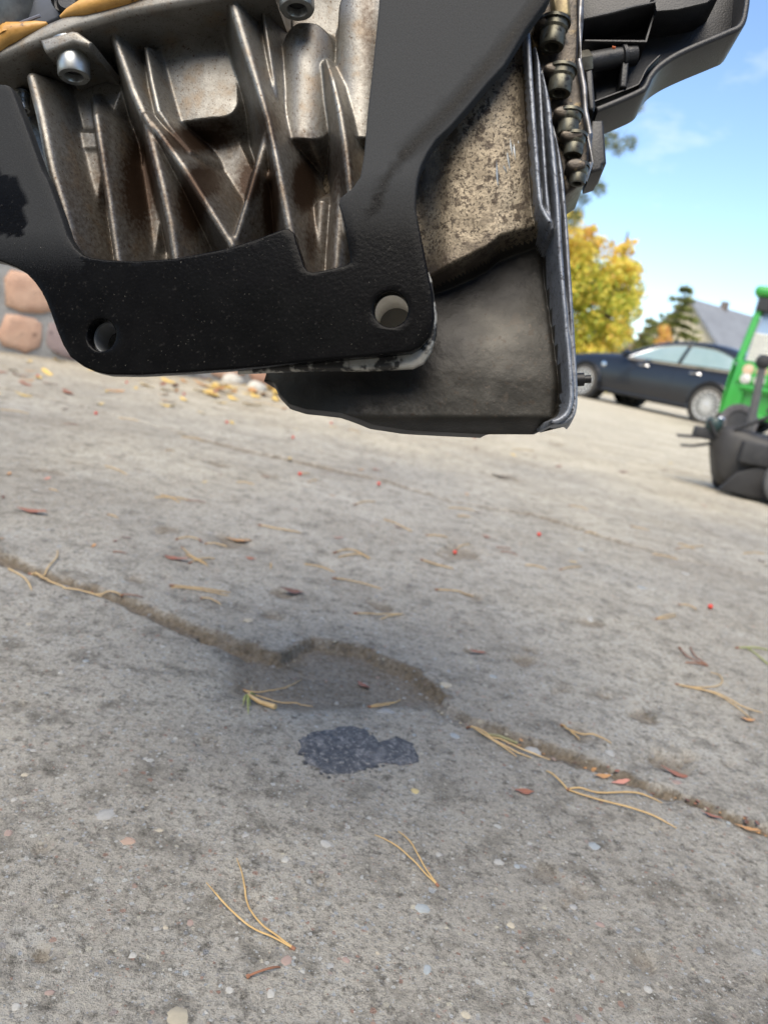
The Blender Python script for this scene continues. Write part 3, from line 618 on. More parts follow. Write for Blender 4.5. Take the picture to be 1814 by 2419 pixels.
plate('lug', [LP([(1300, -50), (1345, -50), (1350, 30), (1310, 40)], .02)], YB + .022, .02, .002, mat('yellowed_metal', (.30, .24, .12), (.12, .09, .05), rough=.4, metal=.5, scale=120), gear)
# ------- black plastic arm
AR = [(1366, -130), (1790, -130), (1772, 0), (1768, 24), (1755, 61), (1718, 80), (1644, 111), (1600, 133), (1570, 152), (1548, 174), (1537, 196), (1529, 213), (1515, 219), (1459, 243), (1407, 265), (1400, 215), (1376, 180), (1366, 60)]
plate('support_arm', [LP(AR, .06)], YB + .060, .012, .002, M_BLKP, gear)
def strip(name, pts, thick, y0, depth, m, bev=.001):
    pts = np.array(pts, float); t = np.gradient(pts, axis=0); nn = np.stack([-t[:, 1], t[:, 0]], 1); nn /= np.linalg.norm(nn, axis=1, keepdims=True)
    lp = np.concatenate([pts + nn * thick / 2, (pts - nn * thick / 2)[::-1]]); return plate(name, [LP(lp, y0 - YB)], y0, depth, bev, m, gear)
low = cat([(1408, 258), (1460, 237), (1513, 213), (1527, 200), (1536, 180), (1556, 156), (1592, 131), (1644, 106), (1718, 75), (1750, 58), (1762, 20), (1768, -40), (1775, -110)], 4)
strip('arm_rim', low, 15, YB + .040, .034, M_BLKP, .0015)
strip('arm_rim', cat([(1400, 240), (1440, 225), (1500, 202), (1512, 190), (1528, 160), (1560, 128)], 4), 5, YB + .048, .02, M_BLKP)
strip('arm_rib', [(1374, 44), (1440, 30), (1500, 14), (1546, 4), (1550, -30)], 7, YB + .036, .03, M_BLKP)
strip('arm_rib', [(1548, 2), (1553, 24), (1600, 20), (1668, 4), (1700, -20)], 6, YB + .036, .03, M_BLKP)
strip('arm_rib', [(1378, 95), (1450, 96), (1525, 97), (1548, 20)], 5, YB + .042, .024, M_BLKP)
strip('arm_rib', [(1480, 118), (1476, 160), (1472, 205)], 16, YB + .046, .02, M_BLKP)
p0, p1 = lw(1376, 150, .045), lw(1498, 128, .050); ln = (p1 - p0).length
lathe('stud', [(0, 0), (.0055, 0), (.0055, ln * .72), (.0068, ln * .74), (.0068, ln * .8), (.0058, ln * .82), (.0062, ln), (0, ln)], M_BLKP, gear, frame_to(p0, p1), 24)
lathe('stud_nut', [(0, -.006), (.0062, -.006), (.0066, -.005), (.0066, .003), (.0062, .004), (0, .004)], mat('oily_nut', (.16, .15, .12), (.08, .075, .06), rough=.4, metal=.5, scale=150), gear, frame_to(p0, p1), 6, 20)
tube('red_mark', [lw(1445, 112, .0385), lw(1453, 113, .0385)], [.0008, .0007], mat('rust_chip', (.35, .08, .02), rough=.6), gear, 6)
plate('sensor_plug', [LP([(1394, 292), (1421, 291), (1425, 330), (1429, 391), (1420, 396), (1419, 407), (1392, 416), (1386, 380)], .04)], YB + .036, .03, .0015, M_BLKP, gear)
plate('sensor_plug', [LP([(1378, 182), (1395, 176), (1402, 262), (1398, 276), (1386, 270)], .04)], YB + .034, .03, .0015, M_BLKP, gear)
lathe('drain_plug', [(0, -.002), (.004, -.002), (.004, .004), (.0024, .0044), (.0024, .008), (0, .008)], M_SOCK, gear, frame_to(lw(1362, 897, .05), lw(1380, 896, .05)), 12)
#==SPLIT== background
# ------------------------------------------------------------------ stone wall
M_MORTAR = mat('mortar', (.34, .33, .31), (.26, .25, .23), rough=.9, scale=14, bump=.004, bscale=40)
STONEC = [((.46, .27, .18), (.38, .22, .15)), ((.36, .31, .22), (.28, .24, .17)), ((.42, .25, .17), (.50, .33, .23)), ((.25, .19, .18), (.30, .23, .21)), ((.30, .29, .27), (.22, .21, .20)), ((.40, .33, .25), (.33, .26, .19))]
STM = [mat('field_stone_%d' % i, a, b, rough=.85, scale=9, bump=.004, bscale=30, spots=[(22, .6, .72, tuple(v * .55 for v in a))]) for i, (a, b) in enumerate(STONEC)]
wd = WALL1 - WALL0; WL = float(np.linalg.norm(wd)); wdir = wd / WL
wall = empty('stone_wall', (float(WALL0[0]), float(WALL0[1]), 0), math.atan2(wdir[1], wdir[0]))
tag(wall, 'low wall of tan and pinkish field stones behind the gearbox', 'wall')
box('mortar_core', (0, 0, -.1), (WL, .35, .92), M_MORTAR, wall, .02)
def stone_mesh(w_, h_, seed, bulge):
    r_ = np.random.default_rng(seed); n = 11; a = np.linspace(0, 2 * math.pi, n, endpoint=False) + r_.uniform(-.16, .16, n)
    ex = 4.5; rr = (np.abs(np.cos(a)) ** ex + np.abs(np.sin(a)) ** ex) ** (-1 / ex) * (1 + r_.uniform(-.16, .04, n))
    X = rr * np.cos(a) * w_ / 2; Z = rr * np.sin(a) * h_ / 2; v = []; f = []
    for s_, y_ in ((1.0, .03), (1.0, -.004), (.93, -bulge * .7), (.6, -bulge * .95)):
        v += [(x * s_, y_ + r_.uniform(-.004, .004), z * s_) for x, z in zip(X, Z)]
    v.append((0, -bulge, 0))
    for k_ in range(3): f += [(k_ * n + i, k_ * n + (i + 1) % n, (k_ + 1) * n + (i + 1) % n, (k_ + 1) * n + i) for i in range(n)]
    f += [(3 * n + i, 3 * n + (i + 1) % n, 4 * n) for i in range(n)]
    return v, f
zrow = .0; row = 0
while zrow < .86:
    hr = (.20, .22, .17, .2, .16)[row % 5]; x = -.05 + (row % 2) * .11
    while x < WL - .1:
        w_ = random.uniform(.17, .40); h_ = hr * random.uniform(.90, 1.04)
        v, f = stone_mesh(w_ - .016, h_ - .012, random.randrange(9999), random.uniform(.012, .026))
        o = mesh('stone', v, f, STM[random.choice((0, 2, 0, 2, 3, 1, 5)) if x < 1.6 else random.choice((0, 1, 2, 5, 1, 3, 4))], wall, 60); o.location = (x + w_ / 2, 0, zrow + hr / 2); o.rotation_euler = (0, random.uniform(-.12, .12), 0)
        x += w_
    zrow += hr; row += 1
# ------------------------------------------------------------------ parked sedan
pr, pf = g(1656, 1001), g(1368, 937)
pf = pr + (pf - pr) / np.linalg.norm(pf - pr) * 2.84
ctr = (pf + pr) / 2; hd = math.atan2(pf[1] - pr[1], pf[0] - pr[0]); ctr = ctr - .93 * np.array([-math.sin(hd), math.cos(hd), 0])
car = empty('sedan', (float(ctr[0]), float(ctr[1]), 0), hd); tag(car, 'dark blue sedan parked in the yard beside the green vehicle', 'car')
M_PAINT = mat('navy_paint', (.008, .009, .0125), (.011, .012, .016), rough=.32, scale=3, coat=.3, spots=[(6, .66, .85, (.03, .028, .026))])
M_GLASS = mat('car_glass', (.20, .28, .285), (.26, .33, .33), rough=.16, scale=1.5, spec=.6)
M_CHROME = mat('chrome_trim', (.75, .76, .78), rough=.14, metal=1.0, scale=20)
M_TYRE = mat('dusty_tyre', (.06, .055, .05), (.10, .09, .075), rough=.9, scale=30)
M_RIM = mat('silver_rim', (.62, .60, .57), (.54, .52, .48), rough=.34, metal=.45, scale=30)
M_WELL = mat('wheel_well', (.012, .012, .012), rough=.9)
ST = np.array([ # x, zbot, belt, halfwidth, top, halfwidth of the roof
    (2.40, .38, .58, .50, .62, .35), (2.34, .27, .68, .72, .74, .5), (2.15, .20, .76, .84, .83, .62), (1.80, .19, .83, .90, .91, .68), (1.42, .19, .87, .925, .97, .70), (1.0, .19, .90, .925, 1.015, .70),
    (.78, .19, .915, .93, 1.05, .70), (.35, .19, .925, .93, 1.25, .66), (-.05, .19, .935, .93, 1.39, .62), (-.5, .19, .945, .93, 1.455, .60), (-1.0, .19, .955, .93, 1.455, .59), (-1.5, .19, .965, .93, 1.37, .585),
    (-1.95, .20, .975, .925, 1.21, .60), (-2.2, .22, .98, .91, 1.10, .64), (-2.42, .26, .96, .88, 1.05, .66), (-2.56, .36, .86, .80, .93, .55), (-2.60, .45, .75, .70, .80, .4)])
STD = cat(ST, 6)
def ring(s_):
    x, zb, be, hw, tp, wt = s_
    half = [(0, zb), (.80 * hw, zb), (.955 * hw, zb + .06), (.985 * hw, zb + .18), (hw, .56 * be), (.985 * hw, be - .13), (.945 * hw, be - .02), (.915 * hw, be + .015)]
    k_ = (tp - be)
    half += [(.915 * hw + (wt - .915 * hw) * .5, be + .015 + k_ * .42), (wt, be + k_ * .80), (wt * .86, be + k_ * .94), (wt * .5, be + k_ * .99), (0, tp)]
    return half
V, F = [], []
for s_ in STD:
    h_ = ring(s_); V += [(s_[0], y, z) for y, z in h_] + [(s_[0], -y, z) for y, z in h_[-2:0:-1]]
nr_ = 24
for i in range(len(STD) - 1):
    for j in range(nr_): F.append((i * nr_ + j, i * nr_ + (j + 1) % nr_, (i + 1) * nr_ + (j + 1) % nr_, (i + 1) * nr_ + j))
F.append(tuple(range(nr_))); F.append(tuple(range((len(STD) - 1) * nr_, len(STD) * nr_)))
o = mesh('body', V, F, M_PAINT, car, 50); bm = bmesh.new(); bm.from_mesh(o.data); bmesh.ops.recalc_face_normals(bm, faces=bm.faces[:]); bm.to_mesh(o.data); bm.free()
def yside(x, z):
    i = np.argsort(STD[:, 0]); s_ = [np.interp(x, STD[i, 0], STD[i, c]) for c in range(6)]; s_[0] = x; h_ = ring(s_)[1:]
    zz_ = [p[1] for p in h_]; yy_ = [p[0] for p in h_]; return float(np.interp(z, zz_, yy_))
top = cat([(.52, .965), (.30, 1.10), (.02, 1.235), (-.35, 1.325), (-.8, 1.35), (-1.2, 1.315), (-1.55, 1.21), (-1.85, 1.06), (-1.93, .995)], 4)
def pane(name, xa, xb, sgns=(1,)):
    xs = np.linspace(xa, xb, 22); o_ = np.argsort(top[:, 0]); zt = np.interp(xs, top[o_, 0], top[o_, 1]); zb_ = np.interp(xs, [-1.93, .52], [.99, .955]); V, F = [], []
    for sgn in sgns:
        b_ = len(V)
        for x, a, c in zip(xs, zb_, zt):
            for t in (0, .33, .66, 1): z = a + (max(c, a + .004) - a) * t; V.append((x, sgn * (yside(x, z) + .012), z))
        for i in range(21):
            for j in range(3): q = (b_ + i * 4 + j, b_ + i * 4 + j + 1, b_ + (i + 1) * 4 + j + 1, b_ + (i + 1) * 4 + j); F.append(q if sgn > 0 else q[::-1])
    return mesh(name, V, F, M_GLASS, car, 60)
for q in (1, -1): pane('side_window', .50, -.56, (q,)); pane('side_window', -.64, -1.90, (q,))
for sgn in (1, -1):
    arc = [(x, sgn * (yside(x, z) + .014), z) for x, z in top]; bot = [(x, sgn * (yside(x, z) + .016), z) for x, z in [(-1.93, .985), (-1.4, .975), (-.6, .962), (.1, .955), (.52, .95)]]
    tube('window_trim', arc, .022, M_CHROME, car, 6); tube('window_trim', bot, .028, M_CHROME, car, 6)
    for x in (.10, -1.02): tube('door_handle', [(x + .11, sgn * (yside(x, .84) + .004), .845), (x + .06, sgn * (yside(x, .84) + .03), .85), (x - .06, sgn * (yside(x, .84) + .03), .85), (x - .11, sgn * (yside(x, .84) + .004), .845)], .016, M_CHROME, car, 6)
    o = lathe('door_mirror', [(0, -.09), (.05, -.08), (.075, -.02), (.075, .06), (.05, .09), (0, .095)], M_PAINT, car, Matrix.Translation((.50, sgn * 1.0, 1.02)) @ Matrix.Rotation(rad(90), 4, 'X'), 14)
    lathe('side_repeater', [(0, .006), (.05, .004), (.06, 0)], M_CHROME, car, frame_to((1.02, sgn * (yside(1.02, .74) - .002), .74), (1.02, sgn * 2, .74)), 14)
    for x in (.95, -.58, -1.35):
        tube('door_gap', [(x, sgn * (yside(x, z) - .001), z) for z in np.linspace(.3, .92, 8)], .004, M_WELL, car, 4)
    tube('side_skirt', [(x, sgn * (yside(x, .27) - .004), .255) for x in np.linspace(1.0, -1.0, 9)], .03, M_PAINT, car, 8)
    for x in (1.42, -1.42):
        lathe('wheel_arch', [(0, .0), (.385, .0), (.395, -.02), (.395, -.3)], M_WELL, car, frame_to((x, sgn * .934, .345), (x, sgn * 2, .345)), 40)
        ar_ = [(x + .405 * math.cos(a), sgn * (.936), .345 + .405 * math.sin(a)) for a in np.linspace(-.35, math.pi + .35, 26)]
        tube('arch_lip', ar_, .022, M_PAINT, car, 6)
        wh = empty('wheel', (x, sgn * .95, .335), 0, parent=car); mw = Matrix.Rotation(rad(-90 * sgn), 4, 'X')
        lathe('tyre', [(.235, -.2), (.30, -.2), (.335, -.17), (.335, -.03), (.315, .0), (.262, .006), (.255, -.01), (.235, -.02)], M_TYRE, wh, mw, 40)
        bm = bmesh.new(); add_lathe(bm, [(.262, .0), (.256, .010), (.240, .008), (.232, -.03), (.05, -.045), (.05, .004), (.035, .010), (0, .010)], mw, 40)
        for k_ in range(15):
            a = 2 * math.pi * k_ / 15
            for off in (-.05, .05):
                m_ = mw @ Matrix.Rotation(a, 4, 'Z') ; c_, s2 = math.cos(off), math.sin(off)
                add_box(bm, (.045, -.008 + off * .12, -.028), (.242, .008 + off * .12, .004), 0, m_ @ Matrix.Rotation(off * .55, 4, 'Z'))
        bmobj('rim', bm, M_RIM, wh)
# windscreen and rear window
def quadpane(name, x0, x1, k0, k1):
    V, F = [], []
    for i, x in enumerate(np.linspace(x0, x1, 10)):
        io = np.argsort(STD[:, 0]); s_ = [np.interp(x, STD[io, 0], STD[io, c]) for c in range(6)]
        for t in np.linspace(-1, 1, 9): V.append((x, t * s_[5] * .84, s_[4] + .012 - .045 * t * t * (s_[4] - s_[2]) / .5))
    for i in range(9):
        for j in range(8): F.append((i * 9 + j, i * 9 + j + 1, (i + 1) * 9 + j + 1, (i + 1) * 9 + j))
    return mesh(name, V, F, M_GLASS, car, 60)
quadpane('windscreen', .70, .02, 0, 0); quadpane('rear_window', -1.42, -2.12, 0, 0)
# ------------------------------------------------------------------ green cab vehicle
M_GREEN = mat('green_paint', (.030, .30, .035), (.026, .25, .030), rough=.38, scale=5, coat=.3, spots=[(9, .64, .8, (.06, .20, .06))])
M_GRUB = mat('black_rubber', (.02, .02, .021), (.035, .034, .033), rough=.75, scale=30)
M_LAMP = mat('lamp_glass', (.62, .60, .55), (.36, .34, .30), rough=.15, scale=14, spec=.8)
M_CREAM = mat('cream_slat', (.62, .60, .52), (.52, .50, .43), rough=.5, scale=6)
tb = g(1684, 1024); tcar = empty('green_vehicle', (float(tb[0]), float(tb[1]), 0), rad(-30)); tag(tcar, 'bright green cab vehicle with round paired headlights at the picture edge', 'vehicle')
TW = 1.55
plate('front_panel', [[(0, .30), (TW, .30), (TW - .02, 1.02), (.04, 1.02)], [(.22, .36), (.22, .62), (.60, .62), (.60, .36)]], 0, .10, .02, M_GREEN, tcar)
box('front_recess', (.18, .07, .34), (.64, .12, .66), M_GREEN, tcar)
box('bumper_shelf', (.16, -.05, .66), (TW - .16, .0, .72), M_GREEN, tcar, .015)
plate('lamp_panel', [[(.08, .74), (TW - .08, .74), (TW - .1, .98), (.1, .98)]], -.03, .04, .012, M_GREEN, tcar)
for x in (.20, .37, TW - .37, TW - .20):
    for z in (.80, .92):
        lathe('headlight', [(0, .010), (.040, .008), (.056, .002), (.058, 0), (.060, .008), (.068, .008), (.072, 0), (.072, -.02)], M_LAMP if z < .86 else mat('lamp_amber', (.62, .45, .30), (.5, .34, .2), rough=.15, scale=14, spec=.8), tcar, frame_to((x, -.032, z), (x, -1, z)), 24)
def pillar(name, a, b, t): return tube(name, [a, b], t, M_GREEN, tcar, 8)
for x0, x1 in ((.05, .10), (TW - .05, TW - .10)): pillar('cab_pillar', (x0, .05, 1.0), (x1, .24, 1.86), .05)
plate('side_panel', [[(-.02, .30), (.0, .30), (.0, 1.02), (-.02, 1.02)]], .0, 1.5, .006, M_GREEN, tcar)
for x0, x1 in ((.04, .09), (TW - .04, TW - .09)): pillar('cab_pillar', (x0, 1.45, 1.0), (x1, 1.40, 1.86), .05)
box('cab_roof', (-.02, .08, 1.88), (TW + .02, 1.55, 2.02), M_GREEN, tcar, .06, seg=4)
box('roof_lining', (.05, .12, 1.70), (TW - .05, 1.45, 1.875), M_GRUB, tcar, .01)
V = [(.11, .07, 1.03), (TW - .11, .07, 1.03), (TW - .16, .235, 1.70), (.16, .235, 1.70)]
mesh('windscreen', V, [(0, 1, 2, 3)], mat('cab_glass', (.20, .27, .36), (.26, .33, .42), rough=.08, scale=1.2, spec=.8), tcar, 0)
for k_ in range(7):
    z = 1.06 + k_ * .055; y = .055 + (z - 1.03) * .246; box('screen_slat', (.13, y - .012, z - .021), (TW - .13, y + .006, z + .021), M_CREAM, tcar, .006)
box('cab_floor', (.05, .1, .45), (TW - .05, 2.6, .98), M_GREEN, tcar, .03)
for x in (.14, TW - .14):
    for y in (.35, 2.2):
        wh = empty('wheel', (x, y, .30), 0, parent=tcar); mw = Matrix.Rotation(rad(90), 4, 'Y')
        lathe('tyre', [(.14, -.10), (.27, -.10), (.30, -.07), (.30, .07), (.27, .10), (.14, .10)], M_TYRE, wh, mw, 32); lathe('rim', [(0, -.04), (.14, -.05), (.145, -.09), (.145, .09), (.14, .05), (0, .04)], mat('dull_hub', (.30, .30, .28), rough=.5, metal=.3), wh, mw, 24)
tube('coupling_ring', [(TW * .5 + .2 * math.cos(a), -.02, .42 + .14 * math.sin(a)) for a in np.linspace(0, math.pi, 12)], .02, M_GRUB, tcar, 8)
box('battery_box', (.68, -.06, .18), (1.0, .05, .42), M_GRUB, tcar, .02); box('amber_lamp', (.86, -.09, .30), (.98, -.06, .40), mat('amber_plastic', (.55, .27, .06), rough=.3), tcar, .015)
# ------------------------------------------------------------------ low dark machine
M_MACH = mat('dull_grey_paint', (.024, .022, .020), (.036, .033, .029), rough=.6, scale=14, bump=.0006, bscale=120)
mb = g(1800, 1180); mach = empty('sweeping_machine', (float(mb[0]), float(mb[1]), 0), rad(-12)); tag(mach, 'low dark grey machine with rounded hood, black spout and upright lever', 'machine')
S = 1.0
# hood: lofted sections along x (left to right)
HS = [(-.31, .21, .28, .04), (-.28, .13, .31, .09), (-.24, .04, .325, .12), (-.18, .03, .325, .14), (-.10, .05, .31, .155), (0, .08, .30, .16), (.12, .09, .295, .165), (.26, .09, .285, .16), (.36, .10, .25, .14), (.42, .14, .20, .10)]
HSd = cat(HS, 4); V, F = [], []; nh = 16
for x, zb, zt, wy in HSd:
    for k_ in range(nh):
        a = 2 * math.pi * k_ / nh; c_, s2 = math.cos(a), math.sin(a); e = .45
        V.append((x, wy * np.sign(c_) * abs(c_) ** e, (zb + zt) / 2 + (zt - zb) / 2 * np.sign(s2) * abs(s2) ** e))
for i in range(len(HSd) - 1):
    for j in range(nh): F.append((i * nh + j, i * nh + (j + 1) % nh, (i + 1) * nh + (j + 1) % nh, (i + 1) * nh + j))
F += [tuple(range(nh)), tuple(range((len(HSd) - 1) * nh, len(HSd) * nh))]
o = mesh('hood', V, F, M_MACH, mach, 60); bm = bmesh.new(); bm.from_mesh(o.data); bmesh.ops.recalc_face_normals(bm, faces=bm.faces[:]); bm.to_mesh(o.data); bm.free()
lathe('brush_drum', [(0, -.14), (.075, -.14), (.08, -.13), (.08, .13), (.075, .14), (0, .14)], M_GRUB, mach, Matrix.Translation((-.09, -.03, .082)) @ Matrix.Rotation(rad(90), 4, 'X'), 28)
plate('skirt', [[(-.25, .02), (-.19, .12), (-.10, .165), (.1, .175), (.38, .16), (.40, .02)]], -.185, .03, .006, mat('guard_black', (.012, .011, .011), (.02, .019, .018), rough=.6, scale=20), mach)
box('spout', (-.40, -.05, .235), (-.27, .05, .29), M_GRUB, mach, .012)
lathe('spout_cap', [(0, -.02), (.035, -.02), (.04, -.012), (.04, .03), (.03, .045), (0, .045)], mat('dark_green_cap', (.018, .04, .035), rough=.45), mach, Matrix.Translation((-.32, -.02, .30)), 20)
for y in (-.04, 0, .04): tube('prong', [(-.30, y, .25), (-.40, y, .235), (-.47, y, .225)], .006, M_GRUB, mach, 6)
for y in (-.02, .03): tube('prong', [(-.30, y, .22), (-.38, y, .19), (-.44, y, .18)], .005, M_GRUB, mach, 6)
wh = empty('wheel', (.05, -.22, .125), 0, parent=mach); mw = Matrix.Rotation(rad(90), 4, 'X')
lathe('tyre', [(.06, -.04), (.11, -.04), (.125, -.028), (.125, .028), (.11, .04), (.06, .04)], mat('grey_tyre', (.13, .13, .125), (.10, .10, .098), rough=.85, scale=40), wh, mw, 36); lathe('hub', [(0, .03), (.03, .03), (.05, .01), (.06, .01), (.06, -.02), (0, -.02)], M_MACH, wh, mw, 24)
wh = empty('wheel', (.05, .20, .125), 0, parent=mach); lathe('tyre', [(.06, -.04), (.11, -.04), (.125, -.028), (.125, .028), (.11, .04), (.06, .04), (.06, -.04)], MATS['grey_tyre'], wh, mw, 36)
for x in (-.20,): lathe('caster', [(0, -.02), (.045, -.02), (.05, -.01), (.05, .01), (.045, .02), (0, .02)], M_GRUB, mach, Matrix.Translation((x, .02, .05)) @ mw, 24)
lathe('pulley', [(.058, -.012), (.085, -.016), (.092, -.01), (.092, .01), (.085, .016), (.058, .012), (.055, 0), (.058, -.012)], mat('worn_pulley', (.12, .11, .11), (.07, .065, .06), rough=.5, metal=.3, scale=30), mach, Matrix.Translation((-.20, .06, .345)) @ Matrix.Rotation(rad(75), 4, 'X'), 36)
lathe('pulley_disc', [(0, -.006), (.056, -.006), (.056, .006), (0, .006)], M_GRUB, mach, Matrix.Translation((-.20, .06, .345)) @ Matrix.Rotation(rad(75), 4, 'X'), 30)
box('side_box', (-.20, -.20, .17), (-.06, -.12, .27), M_GRUB, mach, .008); box('side_box', (-.02, -.21, .19), (.12, -.12, .30), M_MACH, mach, .01)
for a_, b2 in (((-.24, -.1, .31), (-.12, -.16, .40)), ((.0, -.1, .30), (.06, -.12, .42)), ((-.30, -.06, .26), (-.36, -.08, .33))): tube('control_rod', [a_, b2], .009, M_GRUB, mach, 8)
box('bright_latch', (-.30, .02, .335), (-.27, .04, .355), M_CHROME, mach, .006)
lever = [(-.165, -.05, .27), (-.17, -.05, .40), (-.18, -.05, .52), (-.19, -.05, .63)]
tube('lever', lever, [.022, .020, .019, .017], mat('grey_lever', (.10, .098, .094), (.075, .073, .07), rough=.5, scale=30), mach, 12)
lathe('lever_knob', [(0, -.03), (.02, -.03), (.032, -.015), (.036, .005), (.028, .026), (0, .034)], M_GRUB, mach, Matrix.Translation((-.191, -.05, .645)), 20)
box('motor', (-.04, -.04, .28), (.20, .12, .37), mat('brown_motor', (.06, .045, .042), (.09, .07, .062), rough=.5, scale=30), mach, .03)
#==SPLIT== far
# ------------------------------------------------------------------ house behind
hp = at(1637, 706, 40.0); HG = float(hp[2])
hx, hy = float(hp[0]), float(hp[1])
house = empty('house', (hx, hy, 0), rad(30)); tag(house, 'pale house with grey pitched roof seen over the car', 'house')
# local: x along the ridge (to the right), y depth; gable at x = 0 facing -x; ridge at y = 0
M_PLAST = mat('cream_plaster', (.62, .54, .38), (.56, .48, .33), rough=.85, scale=2)
M_ROOF = mat('grey_roof', (.20, .21, .22), (.15, .155, .165), rough=.7, scale=1.5, spots=[(6, .6, .75, (.26, .26, .26))])
RB, EV, LEN = 3.6, HG - 3.1, 11.0
plate_g = mesh('gable_wall', [(0, -RB, 0), (0, RB, 0), (0, RB, EV), (0, 0, HG - .12), (0, -RB, EV), (.3, -RB, 0), (.3, RB, 0), (.3, RB, EV), (.3, 0, HG - .12), (.3, -RB, EV)], [(0, 4, 3, 2, 1), (5, 6, 7, 8, 9), (0, 1, 6, 5), (1, 2, 7, 6), (2, 3, 8, 7), (3, 4, 9, 8), (4, 0, 5, 9)], M_PLAST, house, 0)
box('front_wall', (.3, -RB, 0), (LEN, -RB + .3, EV), M_PLAST, house); box('back_wall', (.3, RB - .3, 0), (LEN, RB, EV), M_PLAST, house)
for s_ in (-1, 1):
    V = [(-.3, 0, HG), (LEN, 0, HG), (LEN, s_ * (RB + .5), EV - .43), (-.3, s_ * (RB + .5), EV - .43)]; V += [(a, b, c - .16) for a, b, c in V]
    f = [(0, 1, 2, 3), (7, 6, 5, 4), (0, 4, 5, 1), (1, 5, 6, 2), (2, 6, 7, 3), (3, 7, 4, 0)]
    o = mesh('roof', V, f if s_ < 0 else [q[::-1] for q in f], M_ROOF, house, 0)
    if s_ < 0: box('chimney', (2.2, -.2, HG - .4), (2.5, .1, HG + .3), mat('chimney_brick', (.16, .13, .11), rough=.8, scale=5), o, .02)
for k_ in range(3):
    x = 2.0 + 3 * k_; wn_ = box('window', (x, -RB - .03, 1.0), (x + 1.2, -RB + .02, 2.2), mat('house_glass', (.05, .06, .07), rough=.1, scale=1), house); box('frame', (x - .06, -RB - .02, .94), (x + 1.26, -RB - .005, 2.26), mat('white_frame', (.7, .7, .68), rough=.5), wn_)
# ------------------------------------------------------------------ trees
def leaf_cloud(name, centres, n, size, mats, parent, flat=.6, up=(0, 0, 1)):
    """leaf faces spread through the volume of many clumps; several tones, one crown"""
    per = [[] for _ in mats]
    wts = np.array([c[3] ** 2 for c in centres]); wts = wts / wts.sum(); pick = rng.choice(len(centres), n, p=wts)
    V, F, MI = [], [], []
    for i in pick:
        cx, cy, cz, r_, tone = centres[i]; d = rng.normal(size=3); d /= np.linalg.norm(d); q = r_ * rng.uniform(.35, 1.0) ** .5
        p = np.array([cx, cy, cz]) + d * q * np.array([1, 1, .9]); a = rng.normal(size=3); a /= np.linalg.norm(a); b = np.cross(a, rng.normal(size=3)); b /= np.linalg.norm(b); s_ = size * rng.uniform(.6, 1.3)
        k_ = len(V); V += [p - a * s_, p + b * s_ * .55, p + a * s_, p - b * s_ * .55]; F.append((k_, k_ + 1, k_ + 2, k_ + 3))
        MI.append(int(np.clip(tone - .9 + rng.normal() * .75, 0, len(mats) - 1) + .5) if rng.random() < .92 else rng.integers(len(mats)))
    me = bpy.data.meshes.new(name); me.from_pydata([tuple(map(float, v)) for v in V], [], F)
    for m_ in mats: me.materials.append(m_)
    me.polygons.foreach_set('material_index', np.clip(np.array(MI), 0, len(mats) - 1).astype(np.int32)); me.update()
    o = bpy.data.objects.new(name, me); COL.objects.link(o); o.parent = parent; return o
def leafmat(name, c):
    if name in MATS: return MATS[name]
    m = bpy.data.materials.new(name); m.use_nodes = True; t = m.node_tree; N = t.nodes; b = N['Principled BSDF']; b.inputs['Roughness'].default_value = .6
    cn = N.new('ShaderNodeTexNoise'); cn.inputs['Scale'].default_value = 2.0; tcn = N.new('ShaderNodeTexCoord'); t.links.new(tcn.outputs['Object'], cn.inputs['Vector'])
    r = N.new('ShaderNodeValToRGB'); r.color_ramp.elements[0].color = (*[v * .8 for v in c], 1); r.color_ramp.elements[1].color = (*[min(1, v * 1.15) for v in c], 1); t.links.new(cn.outputs[0], r.inputs[0]); t.links.new(r.outputs[0], b.inputs['Base Color'])
    tr = N.new('ShaderNodeBsdfTranslucent'); t.links.new(r.outputs[0], tr.inputs[0]); mx_ = N.new('ShaderNodeMixShader'); mx_.inputs[0].default_value = .4
    t.links.new(b.outputs[0], mx_.inputs[1]); t.links.new(tr.outputs[0], mx_.inputs[2]); t.links.new(mx_.outputs[0], N['Material Output'].inputs[0]); MATS[name] = m; return m
YEL = [leafmat('leaf_green', (.34, .40, .05)), leafmat('leaf_lime', (.70, .63, .10)), leafmat('leaf_yellow', (.84, .68, .13)), leafmat('leaf_gold', (.80, .54, .11)), leafmat('leaf_orange', (.62, .33, .10))]
M_BARK = mat('bark', (.10, .075, .055), (.16, .12, .09), rough=.9, scale=12, bump=.01, bscale=20)
def trunk(parent, h, r_, lean=(0, 0), limbs=7, top_=.9):
    pts = [(lean[0] * t, lean[1] * t, h * t - .1 * (t == 0)) for t in np.linspace(0, 1, 7)]; tube('trunk', pts, [r_ * (1 - .8 * t) for t in np.linspace(0, 1, 7)], M_BARK, parent, 10)
TD = 28.0
base = at(1405, 860, TD); tree = empty('birch_tree', (float(base[0]), float(base[1]), 0)); tag(tree, 'large autumn tree with dense yellow and gold leaves behind the sedan', 'tree')
trunk(tree, 5.6, .16)
cen = []
def tp(px, py, dy=0.0): q = at(px, py, TD); return q[0] - base[0], q[1] - base[1] + dy, q[2]
